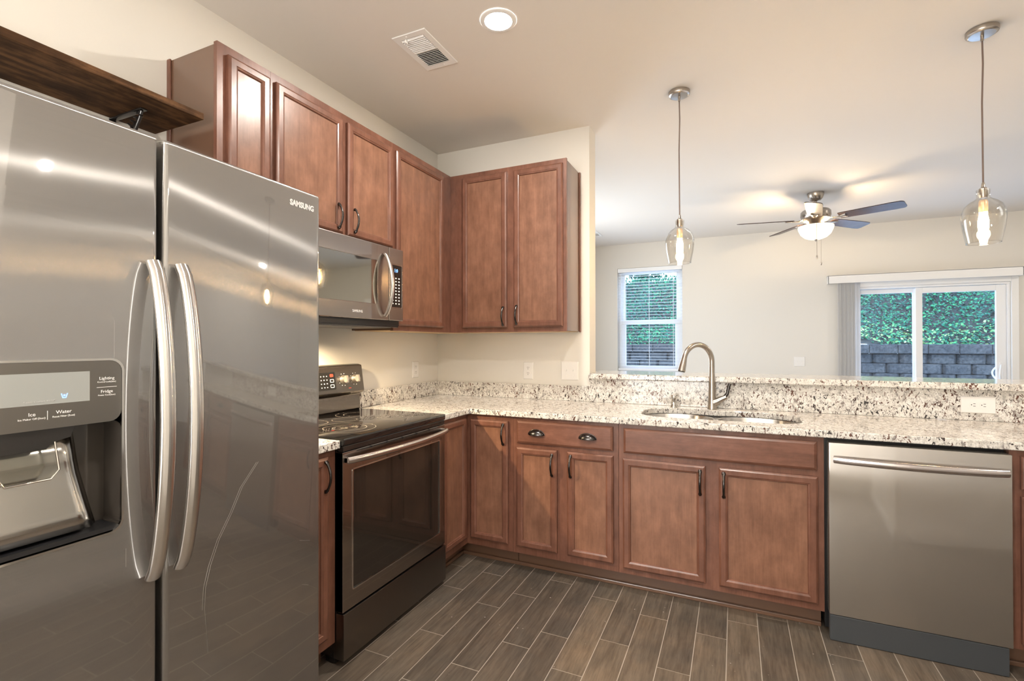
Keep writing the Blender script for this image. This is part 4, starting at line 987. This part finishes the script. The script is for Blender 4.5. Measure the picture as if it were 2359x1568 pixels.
# ------------------------------------------------------------------ sliding glass door
sdn = bpy.data.objects.new('door_1', None); COL.objects.link(sdn); sdn.location = (4.15, YF + .1, 0); structure(sdn)
mb = MB(); mb.box(DX0 - .055, DX0, YF - .02, YF, 0, DZ1 + .06, .004); mb.box(DX1, DX1 + .062, YF - .02, YF, 0, DZ1 + .06, .004); mb.box(DX0, DX1, YF - .02, YF, DZ1, DZ1 + .06, .004); mb.build('door_casing', M['trim'], sdn)
mb = MB(); frame_rect(mb, DX0, DX1, 0.0, DZ1, .025, YF + .01, YF + .14); mb.build('door_frame', M['vinyl'], sdn)
def sash(x0, x1, y, st, rt, nm):
    mb = MB(); z0, z1 = .028, DZ1 - .028
    mb.box(x0, x0 + st[0], y - .018, y + .018, z0, z1, .004); mb.box(x1 - st[1], x1, y - .018, y + .018, z0, z1, .004)
    mb.box(x0 + st[0], x1 - st[1], y - .018, y + .018, z1 - rt, z1, .004); mb.box(x0 + st[0], x1 - st[1], y - .018, y + .018, z0, z0 + .78, .004)
    s_ = mb.build(nm, M['vinyl'], sdn)
    MB().box(x0 + st[0], x1 - st[1], y - .003, y + .003, z0 + .78, z1 - rt).build('glass_pane', M['pane'], s_); return s_
def sash(x0, x1, y, st, rt, nm):
    mb = MB(); z0, z1 = .028, DZ1 - .028
    mb.box(x0, x0 + st[0], y - .018, y + .018, z0, z1, .004); mb.box(x1 - st[1], x1, y - .018, y + .018, z0, z1, .004)
    mb.box(x0 + st[0], x1 - st[1], y - .018, y + .018, z1 - rt, z1, .004); mb.box(x0 + st[0], x1 - st[1], y - .018, y + .018, z0, z0 + .09, .004)
    s_ = mb.build(nm, M['vinyl'], sdn)
    MB().box(x0 + st[0], x1 - st[1], y - .003, y + .003, z0 + .09, z1 - rt).build('glass_pane', M['pane'], s_); return s_
sash(DX0 + .02, 4.075, YF + .105, (.075, .04), .052, 'fixed_panel')
sl = sash(4.048, DX1 - .025, YF + .055, (.066, .085), .066, 'sliding_panel')
hp = [(4.815, YF + .036 - .055 * math.sin(math.pi * k / 16), 1.055 - .20 * k / 16) for k in range(17)]
MB().tube([(a - .03 * math.sin(math.pi * k / 16), b, c) for k, (a, b, c) in enumerate(hp)], .008, 10).build('door_handle', M['vinyl'], sl, True)
MB().box(4.800, 4.832, YF + .028, YF + .038, .83, 1.08, .004).build('handle_plate', M['vinyl'], sl)
MB().tube([(a - .045 * math.sin(math.pi * k / 16), 2 * YF + .11 - b, c) for k, (a, b, c) in enumerate(hp)], .008, 10).build('outer_handle', M['vinyl'], sl, True)
vb = thing('vertical_blinds', 'white vertical blinds stacked at the left of the sliding door under a valance', 'blinds', (4.05, 3.98, 2.08))
MB().box(3.145, 4.955, 3.958, 3.966, 2.036, 2.134, .002).box(3.145, 3.153, 3.958, YF - .001, 2.036, 2.134, .002).box(4.947, 4.955, 3.958, YF - .001, 2.036, 2.134, .002).box(3.145, 4.955, 3.958, YF - .001, 2.128, 2.134).build('valance', M['trim'], vb)
MB().box(3.20, 4.90, 4.0, 4.035, 2.07, 2.10, .003).build('track', M['vinyl'], vb)
for k in range(17):
    x = 3.278 + k * .0112; tw = math.radians(40 + 3 * math.sin(k * 1.7)); c_, s_ = math.cos(tw), math.sin(tw)
    mb = MB(); rw = []
    for j in range(7):
        t = (j / 6 - .5) * .085; bow = .004 * (1 - (2 * j / 6 - 1) ** 2)
        rw.append((x + t * c_ - bow * s_, 4.012 + t * s_ + bow * c_))
    mb.quads([[Vector((a, b, .02)) for a, b in rw] + [Vector((a + .001, b, .02)) for a, b in reversed(rw)], [Vector((a, b, 2.068)) for a, b in rw] + [Vector((a + .001, b, 2.068)) for a, b in reversed(rw)]])
    mb.build('vane', M['vane'], vb, True, 50)

# ------------------------------------------------------------------ outdoors
structure(MB().box(-6, 16, YF + .15, 9.0, -.14, -.04).build('ground_patio', M['concrete']))
rw = thing('retaining_wall', 'grey split-face block retaining wall below the ivy slope outside', 'retaining wall', (5, 9.0, 0))
mb = MB(); random.seed(11)
for c in range(6):
    z0 = .0 + c * .2 - .12; x = -5.0 + (c % 2) * .22
    while x < 14.5:
        j = random.uniform(-.012, .012)
        y_ = 9.0 + j + .03 * (c / 6); a_, b_ = x + .003, x + .447; m_ = random.uniform(.035, .06)
        plan = [(a_, 9.28), (a_, y_ + .055), (a_ + m_, y_), (b_ - m_, y_), (b_, y_ + .055), (b_, 9.28)]
        def rg(i, z): return [Vector((px_, min(9.28, py_ + i), z)) for px_, py_ in plan]
        mb.quads([rg(.014, z0 + .002), rg(0, z0 + .016), rg(0, z0 + .184), rg(.014, z0 + .198)]); x += .45
mb.build('block_courses', M['block'], rw)
mb = MB(); x = -5.0
while x < 14.5:
    mb.box(x + .003, x + .477, 8.965 + random.uniform(-.006, .006), 9.32, 1.083, 1.168 + .1, .010, 1); x += .48
mb.build('cap_course', M['block'], rw)
def hillz(x, y):
    t = y - 9.25
    return 1.20 + .56 * t * (1 - .03 * max(0, t - 3)) + .10 * math.sin(x * 1.3 + y) + .06 * math.sin(x * 3.1 - y * 2)
hm = bmesh.new(); nx, ny = 60, 24; gv = [[hm.verts.new((-7 + 24 * i / nx, 9.2 + 7.6 * j / ny, min(hillz(-7 + 24 * i / nx, 9.2 + 7.6 * j / ny), 3.3))) for j in range(ny + 1)] for i in range(nx + 1)]
for i in range(nx):
    for j in range(ny): hm.faces.new((gv[i][j], gv[i + 1][j], gv[i + 1][j + 1], gv[i][j + 1]))
hme = bpy.data.meshes.new('ground_hillside'); hm.to_mesh(hme); hm.free(); hme.materials.append(M['soil'])
ho = bpy.data.objects.new('ground_hillside', hme); COL.objects.link(ho); structure(ho)
def leaves(name, samples, mname='leaf'):
    """samples: list of (pos, normal, size, tone)"""
    vs, fs, tn = [], [], []
    for p, nrm, sz, tone in samples:
        nrm = Vector(nrm).normalized(); a = nrm.orthogonal().normalized(); a.rotate(Matrix.Rotation(random.uniform(0, 6.28), 3, nrm)); b = nrm.cross(a)
        i = len(vs); p = Vector(p)
        for (u, w, h) in ((0, -.9, 0), (.55, -.15, .12), (.35, .5, .08), (0, 1.0, -.1), (-.35, .5, .08), (-.55, -.15, .12)): vs.append(p + a * u * sz + b * w * sz + nrm * h * sz)
        fs.append((i, i + 1, i + 2, i + 3)); fs.append((i, i + 3, i + 4, i + 5)); tn += [tone] * 6
    me = bpy.data.meshes.new(name); me.from_pydata(vs, [], fs); at = me.attributes.new('tone', 'FLOAT', 'POINT'); at.data.foreach_set('value', tn); me.materials.append(M[mname])
    o = bpy.data.objects.new(name, me); COL.objects.link(o); return o
random.seed(5); sm_ = []
for _ in range(32000):
    y = 9.3 + 4.3 * random.random() ** 1.1; x = random.uniform(-3.0, 11.0); z = min(hillz(x, y), 3.3) + random.uniform(.0, .16)
    low = (y - 9.3) < .75
    cl = .5 + .5 * math.sin(x * 2.3 + 1.7 * math.sin(y * 2.1)) 
    tone = min(.74, max(0, random.gauss(.40 + .12 * cl, .17)))
    if low and x > 4.2 and random.random() < .35: tone = random.uniform(.78, .97)
    sm_.append(((x, y, z), (random.gauss(0, .55), -.55 + random.gauss(0, .5), .75), random.uniform(.022, .046), tone))
tag(leaves('ivy_foliage', sm_), 'dense green ivy covering the slope above the block wall', 'ivy', kind='stuff')
def shrub(label, cx, cy, h, rad, n, seed, grp='trees at the top of the slope'):
    random.seed(seed); r = thing('tree', label, 'tree', (cx, cy, 2.6), grp)
    MB().tube([(cx, cy, 2.5), (cx + .05, cy, 2.5 + h * .5), (cx - .03, cy, 2.5 + h * .95)], [.09, .06, .02], 8).build('trunk', M['bark'], r, True)
    ss = []
    for _ in range(n):
        v = Vector((random.gauss(0, 1), random.gauss(0, 1), random.gauss(0, 1))).normalized() * random.uniform(.55, 1)
        p = (cx + v.x * rad, cy + v.y * rad, 2.5 + h * .60 + v.z * h * .5)
        ss.append((p, v + Vector((0, -.2, .4)), random.uniform(.06, .11), min(.74, max(0, random.gauss(.36, .17)))))
    o = leaves('crown', ss); o.location = -Vector((cx, cy, 2.6)); o.parent = r
    return r
shrub('leafy tree at the left end of the slope, seen through the small window', -.9, 15.2, 3.6, 1.0, 1500, 21)
shrub('leafy tree on the slope top behind the small window blind', 1.1, 15.8, 3.2, .8, 1100, 22)
